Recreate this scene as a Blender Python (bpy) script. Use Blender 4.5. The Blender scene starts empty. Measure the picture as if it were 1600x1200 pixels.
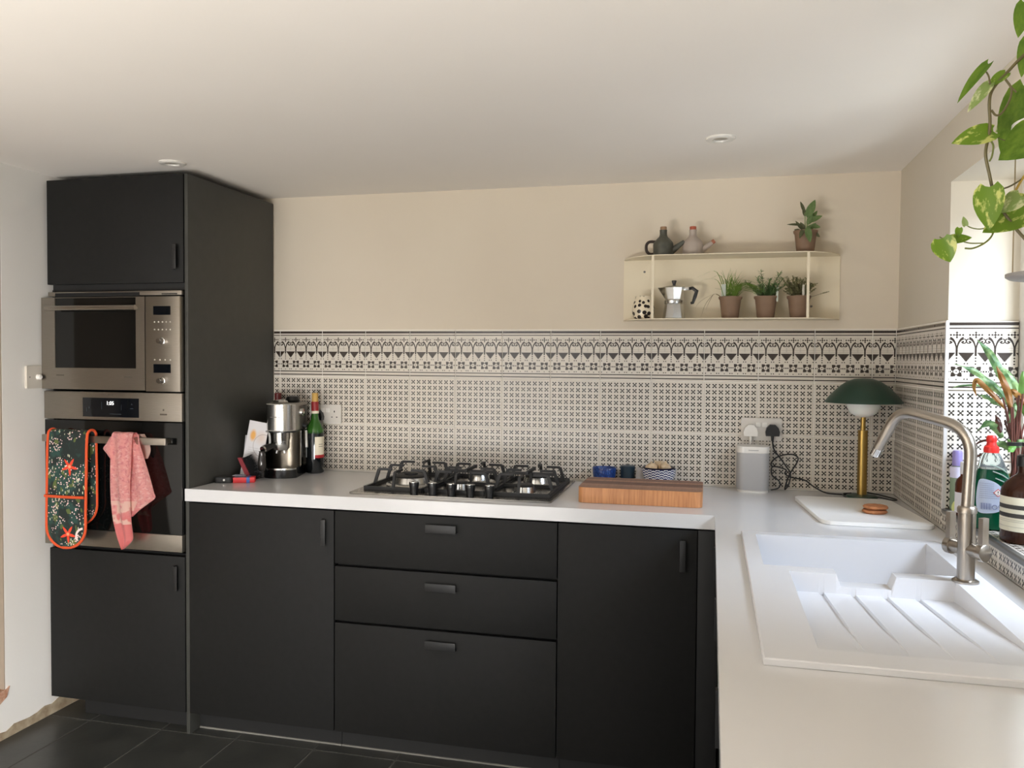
import bpy, bmesh, math, random
from mathutils import Vector, Matrix
from math import sin, cos, pi, radians, hypot, atan2
random.seed(7)
SC = bpy.context.scene
COL = SC.collection

# ------------------------------------------------------------------ camera
CAM = Vector((2.17466, -3.24512, 1.40454)); FPX = 1276.6
_r = Vector((0.97147099, 0.23705165, 0.0071148))
_f = Vector((-0.23674804, 0.97111761, -0.02968098))
_u = Vector((-0.01394523, 0.02714979, 0.9995341))
cam = bpy.data.cameras.new('camera'); cam.sensor_width = 36; cam.sensor_fit = 'HORIZONTAL'
cam.lens = 36 * FPX / 1600; cam.clip_start = .02; cam.clip_end = 60
co = bpy.data.objects.new('camera', cam); COL.objects.link(co)
co.matrix_world = Matrix(((_r.x, _u.x, -_f.x, CAM.x), (_r.y, _u.y, -_f.y, CAM.y), (_r.z, _u.z, -_f.z, CAM.z), (0, 0, 0, 1)))
SC.camera = co

def P3(u, v, Z):
    'point of the room at depth Z along the sight line of photo position u, v'
    return CAM + Z * (_f + _r * ((u - 800) / FPX) - _u * ((v - 600) / FPX))

# ------------------------------------------------------------------ world, light, exposure
SC.view_settings.view_transform = 'Standard'; SC.view_settings.look = 'None'
SC.view_settings.gamma = 1; SC.view_settings.use_curve_mapping = False
SC.view_settings.exposure = 0.24
w = bpy.data.worlds.new('world'); SC.world = w; w.use_nodes = True
bg = w.node_tree.nodes['Background']; bg.inputs[0].default_value = (.80, .90, 1, 1); bg.inputs[1].default_value = .6
SC.cycles.use_denoising = True
SC.cycles.max_bounces = 10; SC.cycles.diffuse_bounces = 6; SC.cycles.transparent_max_bounces = 12
SC.cycles.sample_clamp_indirect = 6
SC.cycles.caustics_reflective = False; SC.cycles.caustics_refractive = False

def area(name, loc, look, sx, sy, power, col, spread=180):
    l = bpy.data.lights.new(name, 'AREA'); l.shape = 'RECTANGLE'; l.size = sx; l.size_y = sy
    l.energy = power; l.color = col; l.spread = math.radians(spread)
    o = bpy.data.objects.new(name, l); COL.objects.link(o); o.location = loc
    o.rotation_euler = (Vector(look) - Vector(loc)).to_track_quat('-Z', 'Y').to_euler()
    return o
area('window_daylight', (3.80, -2.45, 1.75), (2.75, -.75, 1.30), 1.6, 1.3, 5, (.92, .97, 1))
area('window_sky', (3.95, -2.15, 2.75), (2.60, -.70, .95), 1.8, 1.4, 265, (.72, .83, 1))
area('window_ground', (3.75, -2.75, .45), (2.35, -.55, 2.1), 1.4, .9, 52, (.95, .99, 1))
area('garden_door_daylight', (.15, -4.35, 1.25), (.15, 0, 1.15), 1.6, 2.0, 30, (1, .97, .94))
area('left_wall_fill', (1.85, -4.35, .55), (-.33, -.90, .10), .9, .7, 24, (1, .98, .96), 64)  # added narrow fill lamp that brightens the foot of the left wall
area('terrace_bounce', (-.05, -4.60, .06), (-.05, -4.25, 2.1), 2.2, .8, 310, (1, .945, .89), 148)

# ------------------------------------------------------------------ materials
def lin(c):
    return c / 12.92 if c <= .04045 else ((c + .055) / 1.055) ** 2.4
def S(r, g, b):
    return (lin(r / 255), lin(g / 255), lin(b / 255), 1)

class X:
    'shader maths with python operators'
    def __init__(s, nt, v): s.nt = nt; s.v = v
    def op(s, o, *a):
        n = s.nt.nodes.new('ShaderNodeMath'); n.operation = o
        for i, q in enumerate((s,) + a):
            if isinstance(q, X): q = q.v
            if isinstance(q, (int, float)): n.inputs[i].default_value = q
            else: s.nt.links.new(q, n.inputs[i])
        return X(s.nt, n.outputs[0])
    def __add__(s, o): return s.op('ADD', o)
    __radd__ = __add__
    def __sub__(s, o): return s.op('SUBTRACT', o)
    def __rsub__(s, o): return (s * -1) + o
    def __mul__(s, o): return s.op('MULTIPLY', o)
    __rmul__ = __mul__
    def __truediv__(s, o): return s.op('DIVIDE', o)
    def __lt__(s, o): return s.op('LESS_THAN', o)
    def __gt__(s, o): return s.op('GREATER_THAN', o)
    def __and__(s, o): return s.op('MULTIPLY', o)
    def __or__(s, o): return s.op('MAXIMUM', o)
    def abs(s): return s.op('ABSOLUTE')
    def fract(s): return s.op('FRACT')
    def floor(s): return s.op('FLOOR')
    def sin(s): return s.op('SINE')
    def sqrt(s): return s.op('SQRT')
    def inv(s): return (s * -1) + 1
    def max(s, o): return s.op('MAXIMUM', o)
    def min(s, o): return s.op('MINIMUM', o)

def band(x, a, b): return (x > a) & (x < b)

MATS = {}
def newmat(name):
    m = bpy.data.materials.new(name); m.use_nodes = True
    nt = m.node_tree
    return m, nt, nt.nodes['Principled BSDF']
def pset(p, **k):
    nm = dict(rough='Roughness', metal='Metallic', trans='Transmission Weight', coat='Coat Weight', coatr='Coat Roughness',
              ior='IOR', spec='Specular IOR Level', sss='Subsurface Weight', sheen='Sheen Weight', alpha='Alpha', estr='Emission Strength', aniso='Anisotropic')
    for a, v in k.items(): p.inputs[nm[a]].default_value = v
def coords(nt, kind='Object', scale=None):
    t = nt.nodes.new('ShaderNodeTexCoord'); o = t.outputs[kind]
    if scale:
        mp = nt.nodes.new('ShaderNodeMapping'); mp.inputs['Scale'].default_value = scale; nt.links.new(o, mp.inputs[0]); o = mp.outputs[0]
    return o
def noise(nt, vec, scale, detail=3, rough=.5):
    n = nt.nodes.new('ShaderNodeTexNoise'); n.inputs['Scale'].default_value = scale; n.inputs['Detail'].default_value = detail
    n.inputs['Roughness'].default_value = rough
    nt.links.new(vec, n.inputs['Vector']); return n.outputs['Fac']
def mixc(nt, fac, a, b):
    n = nt.nodes.new('ShaderNodeMix'); n.data_type = 'RGBA'
    if isinstance(fac, X): fac = fac.v
    for sock, q in ((n.inputs[0], fac), (n.inputs[6], a), (n.inputs[7], b)):
        if isinstance(q, (int, float, tuple)): sock.default_value = q
        else: nt.links.new(q, sock)
    return n.outputs[2]
def ramp(nt, fac, lo, hi):
    n = nt.nodes.new('ShaderNodeMapRange'); n.inputs[1].default_value = lo; n.inputs[2].default_value = hi
    nt.links.new(fac.v if isinstance(fac, X) else fac, n.inputs[0]); return n.outputs[0]
def M(name, col, rough=.5, vary=None, bump=None, scale=None, emit=None, **k):
    'plain material; vary = (colour 2, noise scale, lo, hi); bump = (noise scale, strength)'
    if name in MATS: return MATS[name]
    m, nt, p = newmat(name); MATS[name] = m
    p.inputs['Base Color'].default_value = col; pset(p, rough=rough, **k)
    if vary or bump: vec = coords(nt, 'Object', scale)
    if vary:
        f = ramp(nt, noise(nt, vec, vary[1]), vary[2], vary[3])
        nt.links.new(mixc(nt, f, col, vary[0]), p.inputs['Base Color'])
    if bump:
        b = nt.nodes.new('ShaderNodeBump'); b.inputs['Strength'].default_value = bump[1]; b.inputs['Distance'].default_value = .002
        nt.links.new(noise(nt, vec, bump[0], 4), b.inputs['Height']); nt.links.new(b.outputs[0], p.inputs['Normal'])
    if emit:
        p.inputs['Emission Color'].default_value = emit[0]; p.inputs['Emission Strength'].default_value = emit[1]
    return m

plaster = M('wall_paint', S(216, 206, 188), .85, vary=(S(211, 200, 182), 1.6, .3, .7), bump=(9, .25))
ceilpaint = M('ceiling_paint', S(236, 231, 224), .9, vary=(S(232, 227, 219), 1.2, .3, .7), bump=(4, .3))
whiteplaster = M('white_wall_paint', S(234, 231, 225), .85, vary=(S(229, 225, 218), 2, .3, .7), bump=(8, .25))
rawplaster = M('raw_plaster', S(178, 163, 138), .95, vary=(S(140, 122, 98), 30, .3, .7), bump=(40, .9))
brickmat = M('raw_brick', S(176, 126, 98), .95, vary=(S(205, 170, 145), 60, .35, .65), bump=(70, .9))
black = M('black_laminate', S(20, 20, 19), .6, spec=.25, vary=(S(24, 24, 23), 40, .3, .7), bump=(350, .05))
blackedge = M('black_edge', S(18, 18, 18), .6)
gapblack = M('recess_black', S(8, 8, 8), .9)
blackmetal = M('black_metal', S(24, 24, 24), .45)
steel = M('brushed_steel', S(160, 153, 143), .34, metal=1, vary=(S(146, 139, 130), 60, .3, .7), scale=(.5, 60, 60))
steelv = M('brushed_nickel', S(176, 168, 157), .28, metal=1, vary=(S(162, 154, 144), 60, .3, .7), scale=(60, 60, .5))
chrome = M('polished_steel', S(205, 203, 200), .14, metal=1)
alu = M('cast_aluminium', S(200, 200, 198), .24, metal=1)
castiron = M('cast_iron', S(26, 26, 27), .55, bump=(300, .2))
blackplastic = M('black_plastic', S(20, 20, 21), .32)
rubber = M('black_rubber', S(14, 14, 15), .5)
worktopm = M('white_worktop', S(208, 208, 209), .22, vary=(S(204, 204, 204), 3, .3, .7), coat=.2, coatr=.15)
sinkm = M('white_composite', S(210, 211, 214), .30)
whiteplastic = M('white_plastic', S(222, 219, 212), .3)
socketm = M('socket_plastic', S(205, 200, 192), .35)
groutm = M('white_grout', S(240, 237, 230), .9)
trimgrey = M('grey_tile_trim', S(120, 118, 115), .35, metal=.6)
creammetal = M('cream_powder_coat', S(226, 215, 190), .5)
brass = M('brushed_brass', S(178, 148, 84), .34, metal=1, vary=(S(165, 136, 76), 50, .3, .7), scale=(50, 50, .5))
greenpaint = M('green_enamel', S(28, 58, 46), .38)
opal = M('opal_glass', S(235, 235, 233), .2, sss=.3)
glassblack = M('black_oven_glass', S(9, 10, 10), .06)
darkscreen = M('display_glass', S(6, 10, 16), .08)
digit = M('display_digits', (1, 1, 1, 1), .5, emit=((1, 1, 1, 1), .9))
faintdigit = M('display_print', S(50, 58, 66), .4)
slate = M('slate_tile', S(44, 45, 43), .36, vary=(S(66, 66, 62), 5, .3, .75), bump=(14, .5))
slategrout = M('slate_grout', S(82, 81, 76), .9)
soil = M('potting_soil', S(48, 36, 26), .95, bump=(120, .9))
potbrown = M('brown_pot', S(128, 104, 84), .7, vary=(S(120, 95, 76), 20, .3, .7))

def glass_mat():
    m = bpy.data.materials.new('window_glass'); m.use_nodes = True; nt = m.node_tree; nt.nodes.clear()
    o = nt.nodes.new('ShaderNodeOutputMaterial'); mx = nt.nodes.new('ShaderNodeMixShader'); t = nt.nodes.new('ShaderNodeBsdfTransparent')
    g = nt.nodes.new('ShaderNodeBsdfGlossy'); g.inputs['Roughness'].default_value = .02
    mx.inputs[0].default_value = .07
    nt.links.new(t.outputs[0], mx.inputs[1]); nt.links.new(g.outputs[0], mx.inputs[2]); nt.links.new(mx.outputs[0], o.inputs[0])
    return m
paneglass = glass_mat()

# --- printed tile glazes -------------------------------------------------------
INK = S(42, 36, 32); GLAZE = S(210, 203, 192)
def tile_uv(nt):
    t = nt.nodes.new('ShaderNodeUVMap'); t.uv_map = 'UVMap'
    s = nt.nodes.new('ShaderNodeSeparateXYZ'); nt.links.new(t.outputs[0], s.inputs[0])
    return X(nt, s.outputs[0]), X(nt, s.outputs[1])
def finish_tile(nt, p, mask, ink):
    oi = nt.nodes.new('ShaderNodeObjectInfo')
    ob = coords(nt, 'Object')
    big = ramp(nt, noise(nt, ob, 9), .3, .7)
    base = mixc(nt, big, GLAZE, S(208, 200, 187))
    rnd = X(nt, oi.outputs['Random'])
    base = mixc(nt, rnd * .35, base, S(205, 198, 188))
    nt.links.new(mixc(nt, mask, base, ink), p.inputs['Base Color'])
    pset(p, rough=.24)
def cross_mat():
    m, nt, p = newmat('cross_print_glaze')
    u, v = tile_uv(nt)
    a0 = (u - .5) * 8.2 + 4; b0 = (v - .5) * 8.2 + 4
    qa = (a0.fract() - .5).abs(); qb = (b0.fract() - .5).abs()
    inside = band(a0, 0, 8) & band(b0, 0, 8)
    blob = ((qa - .224).abs() < .106) & ((qb - .224).abs() < .106)
    arm = ((qa - qb).abs() < .095) & (qa.max(qb) < .30)
    pin = 1
    # every cross is printed a little fainter or fuller than the next
    wn = nt.nodes.new('ShaderNodeTexWhiteNoise'); wn.noise_dimensions = '3D'
    cb = nt.nodes.new('ShaderNodeCombineXYZ'); oi = nt.nodes.new('ShaderNodeObjectInfo')
    for i, q in enumerate((a0.floor().v, b0.floor().v, oi.outputs['Random'])): nt.links.new(q, cb.inputs[i])
    nt.links.new(cb.outputs[0], wn.inputs['Vector'])
    ink = mixc(nt, X(nt, wn.outputs['Value']) * .38, S(34, 31, 29), S(92, 84, 74))
    finish_tile(nt, p, inside & (blob | arm) & pin, ink)
    return m
def border_mat():
    m, nt, p = newmat('border_print_glaze')
    u, v = tile_uv(nt)
    t = v.inv()                                    # 0 at the top edge
    x = (u * 4).fract() - .5; ax = x.abs(); Y = t * 4
    def dia(cx, cy, r):                            # small diamond, mirrored in x
        return ((ax - cx).abs() + (Y - cy).abs()) < r
    k = band(t, .018, .063) | band(t, .094, .112) | band(t, .878, .897) | band(t, .945, .966)
    # row of little crosses
    k = k | dia(0, .80, .085) | dia(.16, .80, .07) | dia(.32, .80, .07) | dia(0, .66, .07) | dia(0, .94, .07)
    k = k | ((ax < .025) & band(Y, .62, .98)) | ((ax < .2) & ((Y - .8).abs() < .022))
    # palm arches with curled ends
    e = (((ax - .36) / .36) * ((ax - .36) / .36) + ((Y - 1.82) / .82) * ((Y - 1.82) / .82)).sqrt()
    k = k | (((e - 1).abs() < .105) & (ax < .36) & (Y < 1.82))
    ex = ax - .37; ey = Y - 1.16
    d = (ex * ex + ey * ey).sqrt()
    k = k | (((d - .125).abs() < .032) & ((ex > 0) | (ey > .02))) | (((ax - .33) * (ax - .33) + (Y - 1.19) * (Y - 1.19)).sqrt() < .055)
    k = k | ((ax < .058) & band(Y, 1.5, 2.02))
    # hanging stepped triangles
    ed = ax.inv() - .5                             # .5 - |x|
    st = ((Y - 1.82) * 16).floor() / 16
    k = k | (band(Y, 1.82, 2.34) & (ed < (.41 - st * .78)))
    # dots under the stems, star row
    k = k | dia(0, 2.14, .065) | dia(0, 2.31, .06) | dia(0, 2.48, .06)
    sy = (Y - 2.92).abs()
    big = ax.max(sy)
    star = (big < .28) & ((ax + sy) < .46) & ((big > .15) | ((ax + sy) > .20))
    notch = ((ax < .05) & (sy > .20)) | ((sy < .05) & (ax > .20))
    k = k | (star & notch.inv()) | (ax.max(sy) < .035)
    k = k | (((ax - .22).abs() < .075) & ((sy - .22).abs() < .075))
    k = k | dia(.43, 2.92, .065) | dia(.42, 2.46, .055) | dia(.42, 3.36, .055) | dia(0, 3.38, .05) | dia(.30, 2.92, .05)
    # faint drawn panels behind the arches
    faint = (((ax - .47).abs() < .012) & band(Y, .66, 1.72)) | ((Y - .66).abs() < .014) | ((Y - 1.56).abs() < .012) | ((Y - 1.70).abs() < .012)
    finish_tile(nt, p, k | (faint * .38), S(52, 43, 37))
    return m
crossm = cross_mat(); borderm = border_mat()

# ------------------------------------------------------------------ mesh building
class MB:
    def __init__(s): s.bm = bmesh.new(); s.mi = 0
    def face(s, vs):
        try:
            f = s.bm.faces.new(vs); f.material_index = s.mi; return f
        except ValueError: return None
    def box(s, lo, hi, bev=0, mat=None):
        lo = Vector(lo); hi = Vector(hi)
        vs = [s.bm.verts.new((x, y, z)) for x in (lo.x, hi.x) for y in (lo.y, hi.y) for z in (lo.z, hi.z)]
        fs = [s.face([vs[i] for i in q]) for q in ((0, 1, 3, 2), (4, 6, 7, 5), (0, 4, 5, 1), (2, 3, 7, 6), (0, 2, 6, 4), (1, 5, 7, 3))]
        if bev:
            es = list({e for f in fs for e in f.edges})
            bmesh.ops.bevel(s.bm, geom=es, offset=bev, segments=2, profile=.6, affect='EDGES')
        if mat is not None:
            for v in s.bm.verts:
                pass
        return s
    def xf(s, fn):
        'run fn, then return the verts it added'
        n = set(s.bm.verts); fn(); return [v for v in s.bm.verts if v not in n]
    def moved(s, m, fn):
        bmesh.ops.transform(s.bm, matrix=m, verts=s.xf(fn)); return s
    def lathe(s, prof, seg=24, c=(0, 0, 0), caps=True, sx=1, sy=1):
        c = Vector(c); rings = []
        for r, z in prof:
            if r < 1e-6: rings.append([s.bm.verts.new(c + Vector((0, 0, z)))])
            else: rings.append([s.bm.verts.new(c + Vector((sx * r * cos(2 * pi * i / seg), sy * r * sin(2 * pi * i / seg), z))) for i in range(seg)])
        for a, b in zip(rings, rings[1:]):
            for i in range(seg):
                j = (i + 1) % seg
                if len(a) == 1 and len(b) == 1: continue
                if len(a) == 1: s.face((a[0], b[j], b[i]))
                elif len(b) == 1: s.face((a[i], a[j], b[0]))
                else: s.face((a[i], a[j], b[j], b[i]))
        if caps:
            if len(rings[0]) > 1: s.face(rings[0][::-1])
            if len(rings[-1]) > 1: s.face(rings[-1])
        return s
    def tube(s, pts, r, seg=8, caps=True):
        pts = [Vector(p) for p in pts]; n = len(pts)
        rr = r if isinstance(r, (list, tuple)) else [r] * n
        t0 = (pts[1] - pts[0]).normalized()
        up = Vector((0, 0, 1)) if abs(t0.z) < .9 else Vector((1, 0, 0))
        nrm = t0.cross(up).normalized(); rings = []
        for i, p in enumerate(pts):
            t = ((pts[min(i + 1, n - 1)] - p).normalized() + (p - pts[max(i - 1, 0)]).normalized())
            t = t.normalized() if t.length > 1e-6 else t0
            nrm = (nrm - t * nrm.dot(t))
            nrm = nrm.normalized() if nrm.length > 1e-6 else t.orthogonal().normalized()
            b = t.cross(nrm)
            rings.append([s.bm.verts.new(p + rr[i] * (nrm * cos(2 * pi * k / seg) + b * sin(2 * pi * k / seg))) for k in range(seg)])
        for a, b in zip(rings, rings[1:]):
            for k in range(seg): s.face((a[k], a[(k + 1) % seg], b[(k + 1) % seg], b[k]))
        if caps: s.face(rings[0][::-1]); s.face(rings[-1])
        return s
    def prism(s, poly, h0, h1, axis='z'):
        'poly of 2-D points, raised along an axis (z: xy, y: xz, x: yz)'
        def q(p, h): return {'z': (p[0], p[1], h), 'y': (p[0], h, p[1]), 'x': (h, p[0], p[1])}[axis]
        a = [s.bm.verts.new(q(p, h0)) for p in poly]; b = [s.bm.verts.new(q(p, h1)) for p in poly]
        n = len(poly); s.face(a); s.face(b)
        for i in range(n): s.face((a[i], a[(i + 1) % n], b[(i + 1) % n], b[i]))
        return s
    def grid(s, rows, close=False):
        vs = [[s.bm.verts.new(p) for p in r] for r in rows]
        for a, b in zip(vs, vs[1:]):
            for i in range(len(a) - 1): s.face((a[i], a[i + 1], b[i + 1], b[i]))
        return vs
    def solid(s, xs, ys, occ, z0, z1):
        'flat slab on a grid; occ(xc, yc) tells which cells are filled'
        nx, ny = len(xs) - 1, len(ys) - 1
        O = [[occ((xs[i] + xs[i + 1]) / 2, (ys[j] + ys[j + 1]) / 2) for j in range(ny)] for i in range(nx)]
        V = {}
        def v(i, j, k):
            if (i, j, k) not in V: V[i, j, k] = s.bm.verts.new((xs[i], ys[j], z1 if k else z0))
            return V[i, j, k]
        for i in range(nx):
            for j in range(ny):
                if not O[i][j]: continue
                s.face((v(i, j, 1), v(i + 1, j, 1), v(i + 1, j + 1, 1), v(i, j + 1, 1)))
                s.face((v(i, j, 0), v(i, j + 1, 0), v(i + 1, j + 1, 0), v(i + 1, j, 0)))
                for di, dj, a, b in ((-1, 0, (i, j + 1), (i, j)), (1, 0, (i + 1, j), (i + 1, j + 1)), (0, -1, (i, j), (i + 1, j)), (0, 1, (i + 1, j + 1), (i, j + 1))):
                    ii, jj = i + di, j + dj
                    if not (0 <= ii < nx and 0 <= jj < ny and O[ii][jj]):
                        s.face((v(*a, 0), v(*b, 0), v(*b, 1), v(*a, 1)))
        return s
    def bevel(s, off, ang=40, seg=2):
        es = [e for e in s.bm.edges if len(e.link_faces) == 2 and e.calc_face_angle(0) > radians(ang)]
        bmesh.ops.bevel(s.bm, geom=es, offset=off, segments=seg, profile=.6, affect='EDGES'); return s
    def mesh(s, name, mats, smooth=True, shift=None, fix=True):
        if shift is not None: bmesh.ops.translate(s.bm, verts=s.bm.verts, vec=-Vector(shift))
        if fix: bmesh.ops.recalc_face_normals(s.bm, faces=s.bm.faces)
        if smooth:
            for f in s.bm.faces: f.smooth = True
            for e in s.bm.edges:
                if len(e.link_faces) == 2 and e.calc_face_angle(0) > radians(38): e.smooth = False
        me = bpy.data.meshes.new(name); s.bm.to_mesh(me); s.bm.free()
        for m in (mats if isinstance(mats, (list, tuple)) else [mats]): me.materials.append(m)
        return me

def root_loc(o):
    l = Vector((0, 0, 0))
    while o is not None: l += o.location; o = o.parent
    return l
def link(name, data, parent=None, **props):
    o = bpy.data.objects.new(name, data); COL.objects.link(o)
    if parent is not None: o.parent = parent
    for k, v in props.items(): o[k] = v
    return o
def part(name, mb, mat, parent, world=True, smooth=True, fix=True, **props):
    'one mesh under a thing; built in room coordinates unless world is False'
    me = mb.mesh(name, mat, smooth, root_loc(parent) if world else None, fix)
    return link(name, me, parent, **props)
def thing(name, label, cat, loc=(0, 0, 0), rz=0, group=None):
    o = bpy.data.objects.new(name, None); COL.objects.link(o); o.empty_display_size = .05
    o.location = loc; o.rotation_euler = (0, 0, rz); o['label'] = label; o['category'] = cat
    if group: o['group'] = group
    return o
def single(name, mb, mat, label, cat, loc=(0, 0, 0), group=None, smooth=True):
    me = mb.mesh(name, mat, smooth, loc)
    o = bpy.data.objects.new(name, me); COL.objects.link(o); o.location = loc; o['label'] = label; o['category'] = cat
    if group: o['group'] = group
    return o
def structure(name, mb, mat, smooth=False):
    o = link(name, mb.mesh(name, mat, smooth)); o['kind'] = 'structure'; return o
def rrect(x0, y0, x1, y1, r, n=5):
    out = []
    for cx, cy, a in ((x1 - r, y1 - r, 0), (x0 + r, y1 - r, 90), (x0 + r, y0 + r, 180), (x1 - r, y0 + r, 270)):
        for i in range(n + 1):
            t = radians(a + 90 * i / n); out.append((cx + r * cos(t), cy + r * sin(t)))
    return out
def smoothpts(pts, n=6):
    'Catmull-Rom through the points'
    p = [Vector(q) for q in pts]; p = [p[0] * 2 - p[1]] + p + [p[-1] * 2 - p[-2]]; out = []
    for i in range(1, len(p) - 2):
        a, b, c, d = p[i - 1:i + 3]
        for k in range(n):
            t = k / n
            out.append(.5 * ((2 * b) + (c - a) * t + (2 * a - 5 * b + 4 * c - d) * t * t + (3 * b - a - 3 * c + d) * t ** 3))
    out.append(p[-2]); return out
def bez(points, n): return smoothpts(points, n)

# ------------------------------------------------------------------ room numbers
XL, XR = -.328, 2.834          # side walls
CEIL = 2.103
WT = .92                       # worktop height
TILE = .2012; TX0 = .338; TTOP = 1.5245
WY0, WY1 = -.65, -1.78         # kitchen window opening along the wall
WZ0, WZ1 = .982, 1.925
WDEEP = 3.02                   # plane of the window frame
YB = -4.0                      # wall behind the viewer
DY = -.609                     # face of the doors

# ------------------------------------------------------------------ shell
b = MB(); b.box((XL - .3, .003, -.05), (XR + .4, .15, CEIL + .1)); wall_back = structure('wall_back', b, plaster)
b = MB(); b.box((XL - .3, YB - .2, CEIL), (XR + .4, .15, CEIL + .12)); ceiling = structure('ceiling', b, ceilpaint)
# right wall around the window opening (thick outer wall)
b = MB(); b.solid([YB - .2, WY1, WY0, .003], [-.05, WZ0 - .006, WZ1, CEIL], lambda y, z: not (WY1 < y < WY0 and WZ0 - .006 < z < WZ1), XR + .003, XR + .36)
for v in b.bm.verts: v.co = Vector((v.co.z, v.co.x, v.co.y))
wall_right = structure('wall_right', b, M('wall_paint_shaded', S(204, 196, 180), .85, vary=(S(199, 191, 175), 1.6, .3, .7), bump=(9, .25)))  # same paint as the back wall, its shade put into a darker colour
# left wall with an unfinished alcove
AY0, AY1, AZ0, AZ1 = -.802, -1.75, .178, 2.05
b = MB(); b.solid([YB - .2, AY1, AY0, .003], [-.05, AZ0, AZ1, CEIL], lambda y, z: not (AY1 < y < AY0 and AZ0 < z < AZ1), XL - .28, XL)
for v in b.bm.verts: v.co = Vector((v.co.z, v.co.x, v.co.y))
wall_left = structure('wall_left', b, whiteplaster)
b = MB(); b.box((XL - .30, AY1 - .05, AZ0 - .05), (XL - .25, AY0 + .05, AZ1 + .05)); part('alcove_back', b, M('unpainted_plaster', S(150, 136, 120), .9, bump=(12, .4)), wall_left, smooth=False)
b = MB(); b.box((XL - .25, AY0 - .004, AZ0), (XL - .001, AY0 + .002, AZ1)); part('alcove_side', b, M('unpainted_plaster', S(150, 136, 120)), wall_left, smooth=False)
# raw edge of plaster along the foot of the left wall and the broken corner of the alcove
def ragged(name, mat, parent, y0, y1, zf, x, n=46, base=0.0, amp=.016):
    b = MB(); top = []; bot = []
    for i in range(n + 1):
        y = y0 + (y1 - y0) * i / n; z = zf(i / n) + random.uniform(-amp, amp) * .6
        top.append((y, z)); bot.append((y, base))
    b.prism(bot + top[::-1], x - .001, x + .0035, 'x'); return part(name, b, mat, parent, smooth=False)
ragged('raw_plaster_edge', rawplaster, wall_left, -.30, -1.95, lambda t: .030 + .022 * abs(sin(t * 9 + .5)) + (.03 if t < .14 else 0), XL)
b = MB(); poly = [(-.786, .188), (-.80, .152), (-.83, .135), (-.87, .142), (-.93, .13), (-.99, .145), (-.99, .181), (-.80, .181)]
b.prism(poly, XL - .03, XL + .004, 'x'); part('broken_brick_corner', b, brickmat, wall_left, smooth=False)
# far wall behind the viewer with glazed garden doors
GX0, GX1, GZ1 = -.28, 2.50, 2.0
b = MB(); b.solid([XL - .3, GX0, GX1, XR + .4], [-.05, .02, GZ1, CEIL], lambda x, z: not (GX0 < x < GX1 and z > .02 and z < GZ1), YB - .2, YB)
for v in b.bm.verts: v.co = Vector((v.co.x, v.co.z, v.co.y))
structure('wall_rear', b, plaster)
gd = thing('door_1', 'white framed glazed garden doors in the wall behind the viewer', 'door', (.8, YB - .1, 0)); gd['kind'] = 'structure'; del gd['category']
gw = (GX1 - GX0) / 3
for i in range(3):
    x0 = GX0 + gw * i
    b = MB(); b.solid([x0, x0 + .06, x0 + gw - .06, x0 + gw], [.02, .10, GZ1 - .06, GZ1], lambda x, z: not (x0 + .06 < x < x0 + gw - .06 and .10 < z < GZ1 - .06), YB - .14, YB - .09)
    for v in b.bm.verts: v.co = Vector((v.co.x, v.co.z, v.co.y))
    part('door_frame', b, whiteplastic, gd, smooth=False)
    b = MB(); b.box((x0 + .05, YB - .118, .09), (x0 + gw - .05, YB - .114, GZ1 - .05)); part('pane', b, paneglass, gd, smooth=False)
# window frame
wf = thing('window_1', 'white framed kitchen window over the sink', 'window', (WDEEP, (WY0 + WY1) / 2, WZ0)); wf['kind'] = 'structure'; del wf['category']
ym = (WY0 + WY1) / 2
for y0, y1 in ((WY1, ym), (ym, WY0)):
    b = MB(); b.solid([y0, y0 + .055, y1 - .055, y1], [WZ0 - .006, WZ0 + .05, WZ1 - .055, WZ1], lambda y, z: not (y0 + .055 < y < y1 - .055 and WZ0 + .05 < z < WZ1 - .055), WDEEP, WDEEP + .06)
    for v in b.bm.verts: v.co = Vector((v.co.z, v.co.x, v.co.y))
    part('window_frame', b, whiteplastic, wf, smooth=False)
    b = MB(); b.box((WDEEP + .025, y0 + .045, WZ0 + .04), (WDEEP + .029, y1 - .045, WZ1 - .045)); part('pane', b, paneglass, wf, smooth=False)

# floor of slate tiles
b = MB(); b.box((XL - .3, YB - .2, -.06), (XR + .4, .1, -.0015)); floor = structure('floor', b, slategrout)
def slab_mesh(w, h, t):
    b = MB(); b.box((0, 0, -t), (w, h, 0)); 
    for v in b.bm.verts:
        if v.co.z > -1e-6:
            v.co.x += .0015 if v.co.x < w / 2 else -.0015; v.co.y += .0015 if v.co.y < h / 2 else -.0015
    return b.mesh('floor_tile', slate, False)
fm = slab_mesh(.309, .618, .012); fw = .314; fh = .623
i0 = -2
for i in range(-2, 10):
    for j in range(-9, 2):
        x = -.134 + fw * i; y = -.60 + fh * j + (0 if i % 2 else fh * 0)
        if x < XL - .35 or x > XR or y < YB - .3 or y > -.3: continue
        o = link('tile', fm, floor); o.location = (x, y, .0 + random.uniform(-.0006, .0006))

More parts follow.
